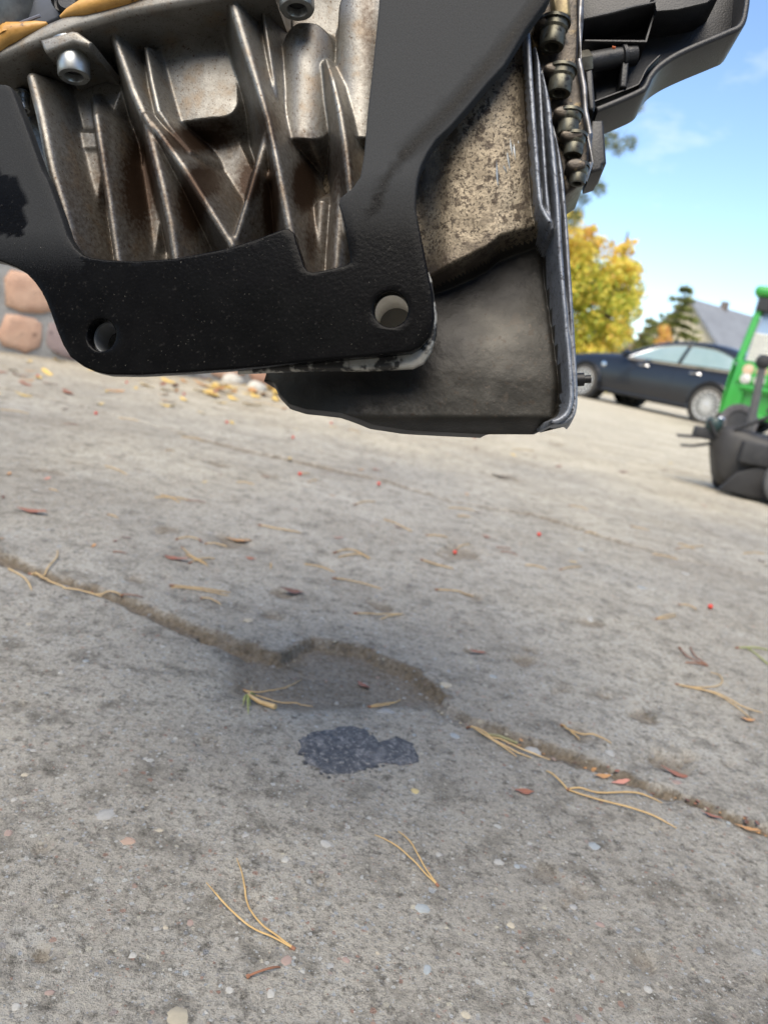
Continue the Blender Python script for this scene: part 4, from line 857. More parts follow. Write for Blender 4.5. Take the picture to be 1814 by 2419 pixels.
for (px, py, r_, tone) in [(1380, 600, 46, 2.6), (1410, 570, 34, 3.4), (1350, 590, 40, 2.8), (1440, 640, 44, 2.6), (1470, 600, 20, 3.6), (1490, 640, 24, 3.5), (1480, 690, 34, 2.8), (1380, 680, 60, 1.3), (1430, 710, 56, 1.6), (1490, 730, 24, 2.8), (1400, 770, 66, 1.4), (1460, 780, 38, 2.2),
                           (1360, 830, 60, 1.6), (1430, 840, 54, 2.6), (1400, 880, 60, 2.4), (1300, 660, 80, 2), (1290, 780, 90, 2), (1250, 700, 80, 2), (1320, 560, 50, 3), (1280, 880, 80, 2), (1460, 870, 40, 2.2), (1500, 700, 14, 3.2), (1396, 548, 16, 3.8), (1476, 580, 12, 3.8)]:
    x, y, z = tp(px, py); R_ = r_ * TD / FPX
    for k_ in range(4): cen.append((x + rng.normal() * R_ * .3, y + rng.normal() * .7, z + rng.normal() * R_ * .3, R_ * rng.uniform(.6, 1.0), tone))
leaf_cloud('crown', cen, 34000, .092, YEL, tree)
for k_ in range(8):
    c_ = cen[rng.integers(len(cen))]; tube('limb', [(0, 0, rng.uniform(1.2, 3.2)), (c_[0] * .5, c_[1] * .5, c_[2] * .75), (c_[0], c_[1], c_[2])], [.06, .04, .012], M_BARK, tree, 6)
def conifer(name, px, pbase, ptop, dist, width, label, mats, n):
    b_ = at(px, pbase, dist); t_ = at(px + (pbase - ptop) * .20, ptop, dist); h_ = float(t_[2]); o = empty(name, (float(t_[0]), float(t_[1]), 0)); tag(o, label, 'tree')
    tube('trunk', [(0, 0, -.1), (0, 0, h_ * .5), (0, 0, h_ * .98)], [.10, .06, .012], M_BARK, o, 8)
    V, F, MI = [], [], []
    nl = int(h_ / .30)
    for i in range(nl):
        z = h_ * (1 - (i + .4) / nl) ; rr = width * (1 - z / h_) ** .8 + .06; nb = 8 if i > 2 else 5
        for j in range(nb):
            a = rng.uniform(0, 2 * math.pi); ln = rr * rng.uniform(.55, 1.15)
            for q in range(n):
                t = rng.uniform(.1, 1); p = np.array([math.cos(a) * ln * t, math.sin(a) * ln * t, z - .28 * ln * t + .12 * ln * t * t]) + rng.normal(size=3) * .035
                d = np.array([math.cos(a) + rng.normal() * .6, math.sin(a) + rng.normal() * .6, -.1 + rng.normal() * .35]); d /= np.linalg.norm(d); s2 = np.cross(d, rng.normal(size=3)); s2 /= np.linalg.norm(s2)
                k_ = len(V); V += [p, p + d * .11 + s2 * .045, p + d * .24, p + d * .11 - s2 * .045]; F.append((k_, k_ + 1, k_ + 2, k_ + 3)); MI.append(rng.integers(len(mats)))
    me = bpy.data.meshes.new('crown'); me.from_pydata([tuple(map(float, v)) for v in V], [], F)
    for m_ in mats: me.materials.append(m_)
    me.polygons.foreach_set('material_index', np.array(MI, dtype=np.int32)); c_ = bpy.data.objects.new('crown', me); COL.objects.link(c_); c_.parent = o; return o
CON = [leafmat('spruce_green', (.20, .23, .06)), leafmat('spruce_light', (.32, .32, .09)), leafmat('spruce_dark', (.11, .14, .04))]
conifer('spruce_tree', 1572, 905, 676, 30.0, 1.9, 'green spruce tree in front of the pale house gable', CON, 34)
conifer('spruce_tree', 1512, 890, 752, 33.0, .8, 'small spruce standing between the yellow tree and the taller spruce', CON + [leafmat('dry_tan', (.36, .27, .14))], 28)
def bush(name, spots_, dist, label, mats, n, size):
    b_ = at(spots_[0][0], 880, dist); o = empty(name, (float(b_[0]), float(b_[1]), 0)); tag(o, label, 'bush'); cs = []
    for px, py, r_, tone in spots_:
        q = at(px, py, dist)
        for k_ in range(3): cs.append((q[0] - b_[0] + rng.normal() * .1, q[1] - b_[1] + rng.normal() * .4, max(q[2] + rng.normal() * .1, .2), r_ * dist / FPX * rng.uniform(.7, 1.1), tone))
    tube('stem', [(0, 0, -.05), (.05, 0, .4), (.1, 0, .8)], [.05, .03, .01], M_BARK, o, 6); leaf_cloud('crown', cs, n, size, mats, o); return o
bush('autumn_bush', [(1565, 790, 14, 3), (1556, 815, 18, 3), (1560, 840, 20, 3), (1562, 875, 24, 3)], 26.0, 'small orange shrub before the green spruce', YEL[2:], 1600, .06)
TAN = [leafmat('dry_tan', (.36, .27, .14)), leafmat('dry_straw', (.46, .38, .22)), leafmat('dry_olive', (.22, .20, .09))]
bush('dry_hedge', [(1480 + i * 26, 812 + i * 3, 20, 1) for i in range(9)] + [(1480 + i * 26, 850 + i * 3, 26, 1) for i in range(9)], 36.0, 'low dry straw-coloured hedge beyond the car', TAN, 4200, .09)
bush('dry_hedge', [(1700 + i * 26, 880 + i * 3, 26, 1) for i in range(6)], 38.0, 'second low dry hedge below the grey roof', TAN, 1500, .09)
# pine whose branch tips hang into view behind the bracket arm
PD = 15.0
pb = at(1120, 800, PD); pine = empty('pine_tree', (float(pb[0]), float(pb[1]), 0)); tag(pine, 'tall pine whose drooping needle sprays show beside the black arm', 'tree')
tube('trunk', [(0, 0, -.1), (.05, 0, 3), (-.05, .05, 6), (0, 0, 9.5)], [.20, .16, .11, .03], M_BARK, pine, 10)
PINE = [leafmat('pine_green', (.16, .19, .05)), leafmat('pine_yellow', (.34, .30, .06)), leafmat('pine_olive', (.12, .15, .06))]
SPR = [(1420, 272, 34), (1448, 255, 30), (1470, 262, 26), (1492, 240, 22), (1505, 250, 14), (1530, 195, 15), (1556, 180, 12), (1575, 162, 14), (1600, 140, 9), (1435, 330, 22), (1460, 350, 16), (1488, 338, 14), (1420, 345, 14), (1400, 430, 18), (1415, 446, 14), (1378, 470, 16), (1350, 520, 20), (1365, 505, 14), (1330, 420, 30), (1340, 330, 30), (1400, 220, 40), (1460, 180, 40), (1520, 120, 36), (1600, 60, 36)]
V, F, MI = [], [], []
bm = bmesh.new()
for (px, py, r_) in SPR:
    q = at(px, py, PD + rng.uniform(-.6, .6)); c_ = q - np.array([pb[0], pb[1], 0]); rr = r_ * PD / FPX
    add_tube(bm, [(0, 0, c_[2] + .5), (c_[0] * .45, c_[1] * .45, c_[2] + .32), (c_[0] * .8, c_[1] * .8, c_[2] + .12), tuple(c_)], [.035, .024, .012, .004], 5)
    for k_ in range(150):
        t = rng.uniform(.25, .97); p = np.array([c_[0] * t, c_[1] * t, c_[2] + .5 - .5 * t + .05]) + rng.normal(size=3) * .05; d = np.array([c_[0], c_[1], .3]) + rng.normal(size=3) * .8; d /= np.linalg.norm(d); s2 = np.cross(d, rng.normal(size=3)); s2 /= np.linalg.norm(s2)
        b_ = len(V); V += [p, p + d * .06 + s2 * .006, p + d * .11, p + d * .06 - s2 * .006]; F.append((b_, b_ + 1, b_ + 2, b_ + 3)); MI.append(rng.integers(3))
    for k_ in range(int(60 + r_ * 9)):
        d0 = rng.normal(size=3); d0 /= np.linalg.norm(d0); p = c_ + d0 * rr * rng.uniform(0, .75); d = d0 + rng.normal(size=3) * .5; d /= np.linalg.norm(d); s2 = np.cross(d, rng.normal(size=3)); s2 /= np.linalg.norm(s2)
        b_ = len(V); V += [p, p + d * .06 + s2 * .006, p + d * .11, p + d * .06 - s2 * .006]; F.append((b_, b_ + 1, b_ + 2, b_ + 3)); MI.append(rng.integers(3))
bmobj('branches', bm, M_BARK, pine)
me = bpy.data.meshes.new('crown'); me.from_pydata([tuple(map(float, v)) for v in V], [], F)
for m_ in PINE: me.materials.append(m_)
me.polygons.foreach_set('material_index', np.array(MI, dtype=np.int32)); o = bpy.data.objects.new('crown', me); COL.objects.link(o); o.parent = pine
cs = [(rng.normal() * 1.0 - .8, rng.normal() * 1.0 + .3, 5.5 + i * .35, .7, 1) for i in range(12)]
leaf_cloud('crown', cs, 5000, .11, PINE, pine)
# garage behind the photographer: added out of view to keep metal reflections dark
gar = empty('unseen_garage', (0, -4.2, 0)); tag(gar, 'cream garage with an open doorway, added out of view to keep metal reflections dark', 'unseen_garage')
M_GP = mat('unseen_garage_plaster', (.42, .38, .30), (.36, .32, .25), rough=.9, scale=2); M_GI = mat('unseen_garage_inside', (.10, .095, .09), (.07, .066, .06), rough=.9, scale=2)
box('wall', (-5, -.25, 0), (-1.9, 0, 2.8), M_GP, gar); box('wall', (1.9, -.25, 0), (5, 0, 2.8), M_GP, gar); box('lintel', (-1.9, -.25, 2.25), (1.9, 0, 2.8), M_GP, gar)
box('side_wall', (-5, -6, 0), (-4.75, -.25, 2.8), M_GI, gar); box('side_wall', (4.75, -6, 0), (5, -.25, 2.8), M_GI, gar); box('back_wall', (-4.75, -6, 0), (4.75, -5.75, 2.8), M_GI, gar)
V = [(-5.4, .4, 2.81), (5.4, .4, 2.81), (5.4, -3, 3.7), (-5.4, -3, 3.7), (5.4, -6.4, 2.81), (-5.4, -6.4, 2.81)]
mesh('roof', V + [(a, b, c + .15) for a, b, c in V], [(0, 3, 2, 1), (3, 5, 4, 2), (6, 7, 8, 9), (9, 8, 10, 11), (0, 1, 7, 6), (1, 2, 8, 7), (2, 4, 10, 8), (4, 5, 11, 10), (5, 3, 9, 11), (3, 0, 6, 9)], M_ROOF, gar, 0)
#==SPLIT== litter
# ------------------------------------------------------------------ things lying on the concrete
NEEDM = [mat('needle_straw', (.46, .315, .135), (.36, .235, .095), rough=.5, scale=60), mat('needle_tan', (.50, .36, .18), (.40, .27, .12), rough=.5, scale=60), mat('needle_brown', (.22, .10, .055), (.15, .07, .04), rough=.6, scale=60), mat('needle_green', (.30, .32, .08), (.24, .26, .07), rough=.5, scale=60)]
def needles(name, lines, label, cat_='pine needles', tone=0, r_=.00085, group=None, lift=.0012, tip=0):
    b_ = g(*lines[0][0]); o = empty(name, (float(b_[0]), float(b_[1]), gz(b_[0], b_[1]))); tag(o, label, cat_, group)
    for li, ln in enumerate(lines):
        P_ = cat([g(*p)[:2] for p in ln], 4) if len(ln) > 2 else np.linspace(g(*ln[0])[:2], g(*ln[-1])[:2], 6)
        pts = [(x - b_[0], y - b_[1], gz(x, y) - o.location.z + r_ * .9 + lift * 2.2 * math.sin(math.pi * min(1, i / (len(P_) - 1)))) for i, (x, y) in enumerate(P_)]
        tube('sheath', pts[:2], r_ * 1.5, NEEDM[2], o, 6) if li == 0 and len(ln) > 2 else None
        n_ = len(pts); far = .82 * max(1.0, 1.0 + .25 * (b_[1] - .8)); rr = [r_ * far * (1.0 if i < n_ * .7 else 1.0 - .65 * (i - n_ * .7) / (n_ * .3)) for i in range(n_)]
        tube('needle', pts, rr, NEEDM[tone], o, 6)
    return o
NE = [
    ([[(697, 2246), (645, 2221), (590, 2196), (536, 2150), (508, 2117), (488, 2087)], [(697, 2246), (656, 2218), (618, 2191), (593, 2161), (580, 2123), (571, 2073), (559, 2032)]], 'curved pair of straw pine needles, the lowest in the picture', 0, .00085),
    ([[(1035, 2098), (1000, 2068), (973, 2041), (934, 2005), (885, 1975)], [(1035, 2098), (1005, 2062), (986, 2030), (967, 1997), (940, 1967)]], 'narrow V of straw pine needles below the tar spot', 0, .00085),
    ([[(1339, 1866), (1372, 1882), (1454, 1907), (1519, 1926), (1563, 1945), (1596, 1960)], [(1339, 1866), (1366, 1865), (1410, 1879), (1498, 1879), (1530, 1886), (1563, 1898)], [(1339, 1866), (1312, 1841), (1290, 1821)]], 'long forked golden pine needles just below the joint', 0, .0012),
    ([[(578, 1613), (617, 1616), (660, 1610), (693, 1600), (717, 1583)], [(578, 1613), (617, 1629), (660, 1643), (704, 1646), (742, 1653)]], 'spread pair of pine needles inside the pothole beside the twig', 0, .0009),
    ([[(869, 1665), (910, 1667), (932, 1657), (945, 1643), (951, 1629)], [(869, 1665), (900, 1662), (940, 1645)]], 'short hooked pine needles at the pothole lower rim', 0, .0009),
    ([[(1105, 1709), (1150, 1745), (1210, 1775), (1255, 1789)], [(1105, 1709), (1160, 1740), (1240, 1775), (1299, 1794)], [(1105, 1709), (1140, 1740), (1220, 1785)]], 'bundle of pale pine needles lying along the joint beside the pothole', 1, .0011),
    ([[(1324, 1709), (1363, 1726), (1402, 1736), (1444, 1755)], [(1324, 1709), (1345, 1722), (1370, 1740)]], 'short stiff pine needles in the small hollow above the joint', 0, .0011),
    ([[(1594, 1615), (1638, 1625), (1687, 1625), (1704, 1613), (1697, 1596), (1677, 1588)], [(1594, 1615), (1638, 1628), (1687, 1642), (1736, 1669), (1775, 1696)], [(1594, 1615), (1690, 1640), (1750, 1670), (1800, 1682)]], 'curled and straight pine needles at the far right of the slab', 0, .001),
    ([[(1736, 1532), (1775, 1533), (1814, 1537)], [(1765, 1532), (1790, 1555), (1814, 1572)]], 'greenish pine needles cut by the right edge of the picture', 3, .0012),
    ([[(1604, 1529), (1620, 1552), (1650, 1568), (1672, 1574)], [(1630, 1528), (1640, 1552), (1672, 1574)], [(1618, 1566), (1645, 1572), (1672, 1574)]], 'reddish brown tuft of old needles above the curled ones', 2, .0014),
    ([[(70, 1351), (101, 1359), (122, 1338), (135, 1321), (137, 1300)], [(70, 1351), (84, 1355), (118, 1380), (156, 1393)], [(21, 1346), (59, 1372), (76, 1397)]], 'tangle of curled pine needles on the joint at the left edge', 1, .0013),
    ([[(401, 1384), (464, 1393), (544, 1401)], [(405, 1389), (464, 1397), (540, 1408)]], 'straight double pine needle above the dark joint', 0, .0011),
    ([[(429, 1292), (454, 1317), (489, 1330)], [(440, 1310), (470, 1328), (492, 1336)]], 'small forked pine needles left of the middle of the slab', 0, .0010),
    ([[(610, 1240), (656, 1251), (711, 1257)]], 'single pale pine needle near the orange leaf', 1, .0013),
    ([[(787, 1306), (830, 1300), (875, 1319)], [(800, 1316), (850, 1310), (872, 1322)]], 'loose heap of pine needles in the middle of the second slab', 0, .0012),
    ([[(785, 1366), (840, 1376), (902, 1390)]], 'single pine needle under the loose heap of needles', 0, .0011),
    ([[(994, 1321), (1030, 1335), (1071, 1343)]], 'single pine needle right of the loose heap', 0, .0014),
    ([[(1027, 1392), (1070, 1397), (1120, 1400)]], 'single straight pine needle above the pothole far rim', 0, .0013),
    ([[(1547, 1463), (1575, 1464), (1596, 1455)], [(1547, 1463), (1570, 1458), (1596, 1450)]], 'small pine needle pair left of the red berry and below', 0, .0011),
    ([[(1601, 1428), (1625, 1432), (1645, 1441)]], 'single pine needle close to the brightest red berry', 0, .0011),
    ([[(834, 1450), (890, 1454), (953, 1450)], [(900, 1462), (953, 1450)]], 'brown pine needle pair just above the pothole', 1, .0011),
    ([[(582, 2311), (620, 2302), (662, 2287)]], 'thin dark brown twig below the lowest needle pair', 2, .0010),
]
for ln, lb, tn, rr in NE: needles('pine_needles', ln, lb, tone=tn, r_=rr, group='pine needles on the concrete')
for ln in [[(249, 1101), (301, 1123)], [(366, 1177), (446, 1183)], [(907, 1228), (973, 1255)], [(1754, 1310), (1804, 1310)], [(0, 970), (70, 978)], [(280, 988), (330, 996)], [(430, 1034), (480, 1042)], [(380, 1170), (425, 1190)], [(1240, 1335), (1290, 1345)], [(640, 1344), (640, 1330)],
           [(560, 1140), (600, 1147)], [(720, 1330), (790, 1350)], [(1540, 1310), (1600, 1322)], [(1600, 1286), (1640, 1300)], [(150, 1393), (240, 1412)], [(1060, 1200), (1120, 1206)], [(600, 950), (680, 965)], [(1080, 1218), (1110, 1222)], [(540, 905), (640, 925)], [(1210, 1062), (1260, 1066)]]:
    needles('pine_needles', [ln], 'small straw pine needle scattered on the slabs beyond the pothole', tone=random.choice((0, 0, 1)), r_=.0012, group='scattered far pine needles')
for i in range(30):
    px, py = random.uniform(0, 1800), random.uniform(985, 1430); a = random.uniform(-.5, .7); ln_ = random.uniform(30, 70) * (py - 700) / 600
    needles('pine_needles', [[(px, py), (px + ln_ * .5 * math.cos(a), py + ln_ * (.5 * math.sin(a) * .4 + random.uniform(-.06, .06))), (px + ln_ * math.cos(a), py + ln_ * math.sin(a) * .4)]], 'small straw pine needle scattered on the slabs beyond the pothole', tone=random.choice((0, 0, 1, 2)), r_=.0011, group='scattered far pine needles')
# twig with a green tuft in the pothole
tw = empty('twig', tuple(map(float, g(620, 1655))));
def gl(px, py, o, h=.0): q = g(px, py); return (q[0] - o.location.x, q[1] - o.location.y, gz(q[0], q[1]) - o.location.z + h)
tag(tw, 'short pale twig with a green needle tuft in the pothole', 'twig')
tube('stick', [gl(587, 1638, tw, .004), gl(615, 1660, tw, .004), gl(650, 1677, tw, .004)], [.0022, .0027, .0032], NEEDM[1], tw, 8)
for e_ in ((574, 1668), (587, 1688), (609, 1625), (580, 1655), (592, 1668)): tube('needle', [gl(587, 1638, tw, .004), gl((587 + e_[0]) / 2 - 3, (1638 + e_[1]) / 2, tw, .006), gl(*e_, tw, .002)], [.001, .001, .0004], NEEDM[3], tw, 5)
st = empty('stick', tuple(map(float, g(1178, 1735)))); tag(st, 'greenish stub of stick in the joint above the needle bundle', 'stick'); tube('shaft', [gl(1140, 1722, st, .003), gl(1180, 1734, st, .004), gl(1224, 1744, st, .003)], [.0018, .002, .0018], mat('stick_green', (.22, .22, .11), (.16, .15, .08), rough=.7, scale=80), st, 8)
# berries
M_BERRY = mat('red_berry', (.55, .035, .02), (.48, .05, .025), rough=.3, scale=40)
BL = {(1676, 1437): 'bright red berry alone on the slab at the right', (692, 1036): 'red berry below the drain side of the oil pan, mid slab', (708, 1124): 'red berry just below the second joint', (894, 1147): 'red berry sitting right at the second joint', (90, 890): 'red berry near the foot of the stone wall'}
for (px, py, rp_) in [(1676, 1437, 7), (692, 1036, 6), (708, 1124, 6), (894, 1147, 5), (227, 980, 6), (536, 1000, 6), (90, 890, 8), (435, 934, 6), (1272, 1265, 5), (782, 1002, 4), (620, 912, 6), (300, 905, 5), (1120, 1036, 5), (1075, 1302, 5)]:
    c_ = g(px, py); r_ = min(.0055, rp_ * np.linalg.norm(c_ - CC) / FPX); zc = gz(c_[0], c_[1])
    o = lathe('berry', [(0, -r_), (r_ * .6, -r_ * .8), (r_, 0), (r_ * .85, r_ * .55), (r_ * .4, r_ * .92), (r_ * .12, r_ * .86), (0, r_ * .8)], M_BERRY, None, None, 12, 70); o.location = (float(c_[0]), float(c_[1]), zc + r_ * .95)
    tag(o, BL.get((px, py), 'small red rowan berry scattered on the concrete'), 'berry', 'red berries on the concrete')
# fallen leaves
LEAFM = [mat('leaf_rust', (.27, .11, .06), (.18, .07, .045), rough=.6, scale=80), mat('fallen_orange', (.42, .23, .09), (.32, .16, .06), rough=.6, scale=80), mat('fallen_yellow', (.58, .42, .13), (.50, .33, .09), rough=.6, scale=80), mat('leaf_pink', (.48, .22, .16), (.40, .17, .12), rough=.6, scale=80), mat('leaf_dark', (.10, .05, .035), (.14, .07, .05), rough=.7, scale=80)]
def leaf_mesh(seed, w_=.45, curl=.25):
    r_ = np.random.default_rng(seed); n = 7; V, F = [], []
    for i in range(n):
        t = i / (n - 1); hw = w_ * math.sin(math.pi * min(1, t * .92 + .06)) ** .8 * (1 + r_.uniform(-.45, .25)) * .5
        z = curl * (t - .5) ** 2 * r_.uniform(.5, 2.2); V += [(t - .5, -hw, z + curl * .5 * abs(hw) + .02), (t - .5, 0, z), (t - .5, hw, z + curl * .5 * abs(hw) * r_.uniform(.4, 1.6))]
    for i in range(n - 1):
        for j in range(2): F.append((i * 3 + j, (i + 1) * 3 + j, (i + 1) * 3 + j + 1, i * 3 + j + 1))
    me = bpy.data.meshes.new('leaf'); me.from_pydata(V, [], F); me.polygons.foreach_set('use_smooth', np.ones(len(me.polygons), bool)); return me
LMS = {}
def leaf(px, py, lpx, tone, label, rot=None, group='fallen leaves on the concrete', wid=.36):
    c_ = g(px, py); s_ = lpx * np.linalg.norm(c_ - CC) / FPX; key = (random.randrange(5), tone, wid)
    if key not in LMS: m_ = leaf_mesh(key[0], wid); m_.materials.append(LEAFM[tone]); LMS[key] = m_
    o = bpy.data.objects.new('leaf', LMS[key]); COL.objects.link(o); o.scale = (s_, s_, s_); o.location = (float(c_[0]), float(c_[1]), gz(c_[0], c_[1]) + .001 + s_ * .03); o.rotation_euler = (random.uniform(-.2, .2), random.uniform(-.2, .2), rot if rot is not None else random.uniform(0, 6.3))
    tag(o, label, 'leaf', group); return o
leaf(862, 1602, 56, 0, 'rust-red curled leaf scrap lying in the pothole', -1.0); leaf(1465, 1850, 46, 3, 'pinkish pointed leaf scrap in the joint', .35); leaf(565, 1273, 64, 1, 'bright orange leaf on the second slab', .05); leaf(77, 1213, 66, 0, 'red-brown leaf near the left edge of the picture', .1)
leaf(690, 1400, 60, 4, 'dark curled leaf above the joint', .1); leaf(1765, 1700, 38, 1, 'orange bit at the tip of the straight needles', .2); leaf(1238, 1872, 44, 0, 'rusty leaf scrap below the joint', .1); leaf(1422, 1838, 44, 1, 'tan scrap beside the pinkish leaf in the joint', .4)
leaf(1600, 1812, 70, 0, 'reddish leaf crumbs in the oval pit', -.2); leaf(1680, 1932, 44, 0, 'orange crumbled leaf in the lower end of the joint', -.3); leaf(1765, 1962, 50, 1, 'larger orange leaf crumb at the right end of the joint', -.3); leaf(1185, 1125, 50, 4, 'dark brown leaf alone on the far slab', -.2); leaf(1128, 1538, 40, 0, 'brown scrap right of the pothole', -.1); leaf(420, 1322, 60, 0, 'dull red leaf beside the small forked needles', 0)
for i in range(130):
    px, py = random.uniform(-40, 1000), random.gauss(905, 42)
    if i > 60: px, py = random.uniform(380, 760), random.gauss(925, 20)
    if py < 845 or py > 1060: continue
    if i > 80: px, py = random.uniform(470, 720), random.gauss(928, 14)
    leaf(px, py, random.uniform(22, 46) * (1.3 if i > 80 else 1), random.choice((1, 2, 2, 2, 1, 0, 0)) if i < 80 else random.choice((2, 2, 2, 1)), 'small yellow or orange leaf drifted near the wall foot', group='leaves drifted along the wall')
for i in range(46):
    px, py = random.uniform(0, 1814), random.uniform(1010, 1330); leaf(px, py, random.uniform(12, 26), random.choice((0, 1, 2, 4, 4, 3)), 'tiny leaf scrap scattered over the far slabs', group='leaf scraps on the far slabs')
for i in range(34):
    t = random.random(); k_ = random.randrange(19, len(J_A) - 3); p = np.array(J_A[k_]) * (1 - t) + np.array(J_A[k_ + 1]) * t
    o = leaf(900, 1700, random.uniform(5, 15), random.choice((0, 1, 1, 4, 4)), 'small crumb of leaf lying in the dark joint', group='leaf crumbs in the joint', wid=.7); y_ = p[1] + random.uniform(-.008, .008); o.location = (p[0], y_, gz(p[0], y_) + .001)
# stones bedded in the slabs
def dome(seed):
    r_ = np.random.default_rng(seed); n = 8; V, F = [], []
    for s_, z in ((1.0, -.35), (1.0, .0), (.78, .32), (.42, .48)):
        V += [(s_ * math.cos(2 * math.pi * k_ / n) * (1 + r_.uniform(-.3, .2)), s_ * math.sin(2 * math.pi * k_ / n) * (1 + r_.uniform(-.3, .2)), z + r_.uniform(-.08, .08)) for k_ in range(n)]
    for q in range(3): F += [(q * n + k_, q * n + (k_ + 1) % n, (q + 1) * n + (k_ + 1) % n, (q + 1) * n + k_) for k_ in range(n)]
    F.append(tuple(range(3 * n, 4 * n))); me = bpy.data.meshes.new('pebble'); me.from_pydata(V, [], F); me.polygons.foreach_set('use_smooth', np.ones(len(me.polygons), bool)); return me
PC = {'w': (.44, .44, .415), 'g': (.32, .33, .33), 'b': (.30, .36, .40), 'd': (.11, .13, .16), 'c': (.50, .44, .32), 'r': (.30, .18, .15), 'o': (.42, .25, .17), 'm': (.16, .09, .085), 'y': (.62, .48, .16), 't': (.40, .35, .24)}
PM = {k_: mat('pebble_' + k_, tuple(q * .5 + .4 * p_ for q, p_ in zip(v, (.24, .225, .195))), tuple(q * .35 + .4 * p_ for q, p_ in zip(v, (.24, .225, .195))), rough=.75, scale=1.2) for k_, v in PC.items()}
PME = {}
def pebble(px, py, rpx, c, asp=None, flat=.35, xy=None):
    p = np.array([xy[0], xy[1], 0]) if xy is not None else g(px, py); s_ = rpx * (np.linalg.norm(p - CC) / FPX if xy is None else 1); key = (random.randrange(6), c)
    if key not in PME: m_ = dome(key[0]); m_.materials.append(PM[c]); PME[key] = m_
    o = bpy.data.objects.new('pebble', PME[key]); COL.objects.link(o); o.parent = slab_of(p[0], p[1]); a = asp or random.uniform(.6, 1)
    o.scale = (s_, s_ * a, s_ * flat); o.location = (float(p[0]), float(p[1]), gz(p[0], p[1]) - s_ * flat * .36); o.rotation_euler = (0, 0, random.uniform(0, 6.3)); return o
for a in [(254, 1923, 30, 'g'), (303, 1983, 20, 'o'), (377, 1959, 11, 'c'), (582, 1972, 12, 'w'), (771, 1994, 21, 'w'), (675, 2030, 12, 'w'), (451, 2175, 12, 'r'), (678, 2268, 20, 'r'), (543, 2336, 13, 'w'), (640, 2344, 16, 'w'), (418, 2402, 36, 't'), (1404, 2002, 22, 'b'), (1178, 2039, 16, 'w'), (1221, 2048, 11, 'b'), (1035, 2019, 12, 'w'),
          (997, 2144, 22, 'b'), (1008, 2295, 18, 'b'), (1652, 2251, 12, 'd'), (1101, 2401, 13, 'c'), (1366, 2407, 12, 'm'), (1527, 2347, 12, 'w'), (981, 1868, 14, 'y'), (1442, 1777, 20, 'w'), (1074, 1738, 19, 'b'), (1165, 1597, 11, 'b'), (1517, 1387, 15, 'b'), (1394, 1460, 16, 'w'), (1372, 1296, 12, 'b'), (1618, 1354, 14, 'w'),
          (912, 1680, 22, 'g'), (1262, 1762, 20, 'w'), (1600, 1845, 20, 'r'), (203, 1562, 8, 'b'), (304, 1582, 7, 'w'), (70, 1473, 11, 'c'), (80, 1768, 8, 'w'), (145, 1588, 8, 'w'), (760, 1460, 8, 'w'), (590, 1462, 12, 'c'), (1055, 1614, 20, 'c'), (38, 2374, 10, 'w'), (116, 2340, 11, 'r'), (817, 2268, 12, 'r'), (1415, 2190, 14, 'r'), (1205, 2190, 12, 'c'), (20, 1966, 16, 'r'), (35, 1885, 9, 'w'), (60, 1825, 10, 'c')]: pebble(*a)
for i in range(200):
    y_ = .3 + 1.9 * random.random() ** 1.5; x_ = random.uniform(-1, 1) * (.55 * y_ + .1); pebble(0, 0, random.choice((.0012, .0015, .0018, .0022, .0030)) * (1 + .3 * y_), random.choice('wggbgcgtgtcgbg'), xy=(x_, y_), flat=.3)
# crumbs of broken concrete in the hollow and along the joint
for i in range(110):
    k_ = random.randrange(4, len(J_A) - 3); t = random.random(); p = np.array(J_A[k_]) * (1 - t) + np.array(J_A[k_ + 1]) * t + np.array([random.uniform(-.01, .01), random.uniform(-.022, .006)])
    if i < 40: p = np.array([random.uniform(-.15, .12), random.uniform(.80, .93)])
    o = pebble(0, 0, random.choice((.0012, .0016, .0022, .003)), random.choice('gggttbr'), xy=p, flat=.7); o.location.z += .0008
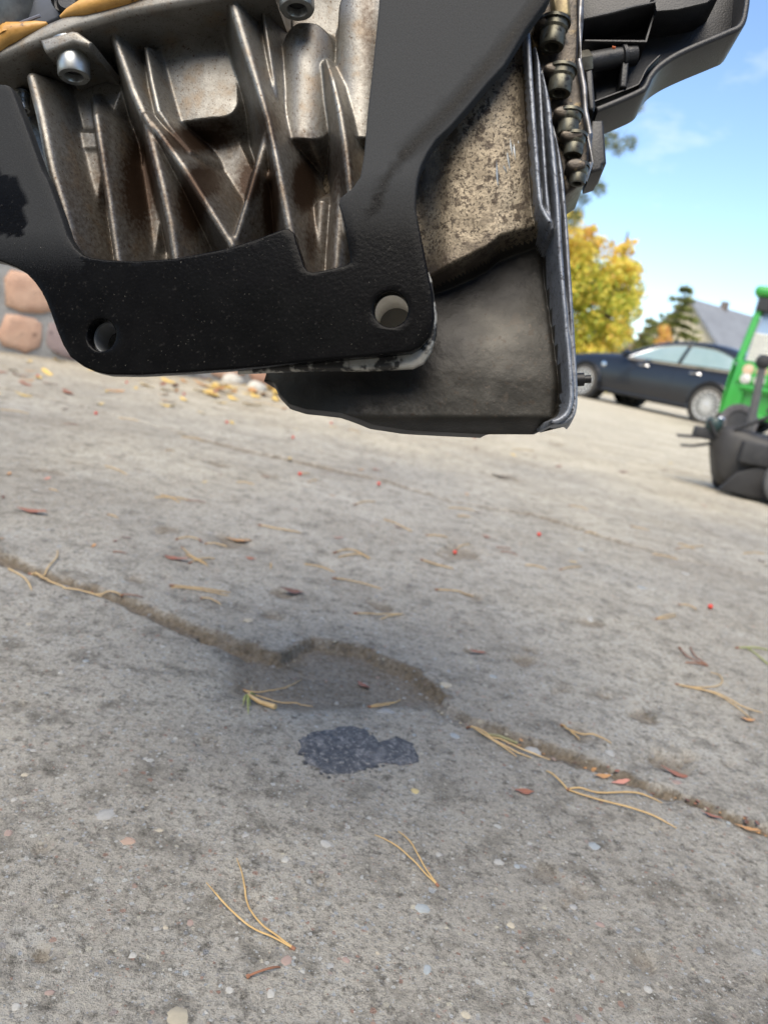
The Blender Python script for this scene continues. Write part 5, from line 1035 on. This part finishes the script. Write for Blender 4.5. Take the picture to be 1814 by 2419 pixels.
# tar spot
TAR = [(565, 735), (600, 700), (690, 690), (760, 665), (840, 680), (890, 720), (920, 745), (960, 735), (1050, 745), (1085, 780), (1080, 830), (990, 850), (900, 850), (840, 880), (700, 890), (640, 860), (590, 820), (565, 780)]
TAR = [(400 + x / 1.843, 1350 + y / 1.843) for x, y in TAR]; tp_ = np.array(gw(TAR)); c_ = tp_.mean(0); tp_ = cat(tp_, 5, True)
tp_ = tp_ + np.stack([fbm(tp_[:, 0] * 160, tp_[:, 1] * 160, 81), fbm(tp_[:, 0] * 160, tp_[:, 1] * 160, 91)], 1) * .016
V, F = [], []; n = len(tp_); rings_ = (1.0, .97, .9, .7, .45, .2)
for q, s_ in enumerate(rings_):
    for p in tp_:
        x, y = c_ + (p - c_) * s_; V.append((x - c_[0], y - c_[1], gz(x, y) + (-.0015, .0004, .0008, .0012, .0014, .0014)[q] + .0012 * float(fbm(np.array([x * 220]), np.array([y * 220]), 97)[0])))
for q in range(5): F += [(q * n + k_, q * n + (k_ + 1) % n, (q + 1) * n + (k_ + 1) % n, (q + 1) * n + k_) for k_ in range(n)]
F.append(tuple(range(5 * n, 6 * n)))
o = mesh('tar_spot', V, F, mat('old_tar', (.038, .040, .046), (.070, .072, .078), rough=.7, scale=120, bump=.004, bscale=260, spots=[(60, .48, .64, (.11, .11, .115)), (240, .55, .66, (.19, .185, .18)), (90, .64, .72, (.10, .09, .08))]), None, 70); o.location = (float(c_[0]), float(c_[1]), 0)
for k_ in range(16):
    a = rng.uniform(0, 6.28); q = tp_[int(a / 6.28 * n) % n] + np.array([math.cos(a), math.sin(a)]) * rng.uniform(.001, .008); d_ = bpy.data.objects.new('drip', dome(k_)); d_.data.materials.append(MATS['old_tar']); COL.objects.link(d_); d_.parent = o; r_ = rng.uniform(.001, .0035); d_.scale = (r_, r_ * rng.uniform(.5, 1), r_ * .3); d_.location = (q[0] - c_[0], q[1] - c_[1], gz(q[0], q[1])); d_.rotation_euler = (0, 0, a)
tag(o, 'blue-black spot of old tar on the near slab', 'tar spot')
# pale stones at the wall foot
for (px, py, s_, lb) in ((546, 896, .07, 'pale round stone at the foot of the wall'), (604, 912, .06, 'second pale stone, partly hidden by the oil pan')):
    p = g(px, py + 8); me = dome(3); me.name = 'loose_stone'; me.materials.append(mat('pale_stone', (.50, .48, .43), (.36, .34, .29), rough=.8, scale=2)); o = bpy.data.objects.new('loose_stone', me); COL.objects.link(o); o.scale = (s_, s_ * .8, s_ * 1.1); o.location = (float(p[0]), float(p[1]), s_ * .25); tag(o, lb, 'stone')
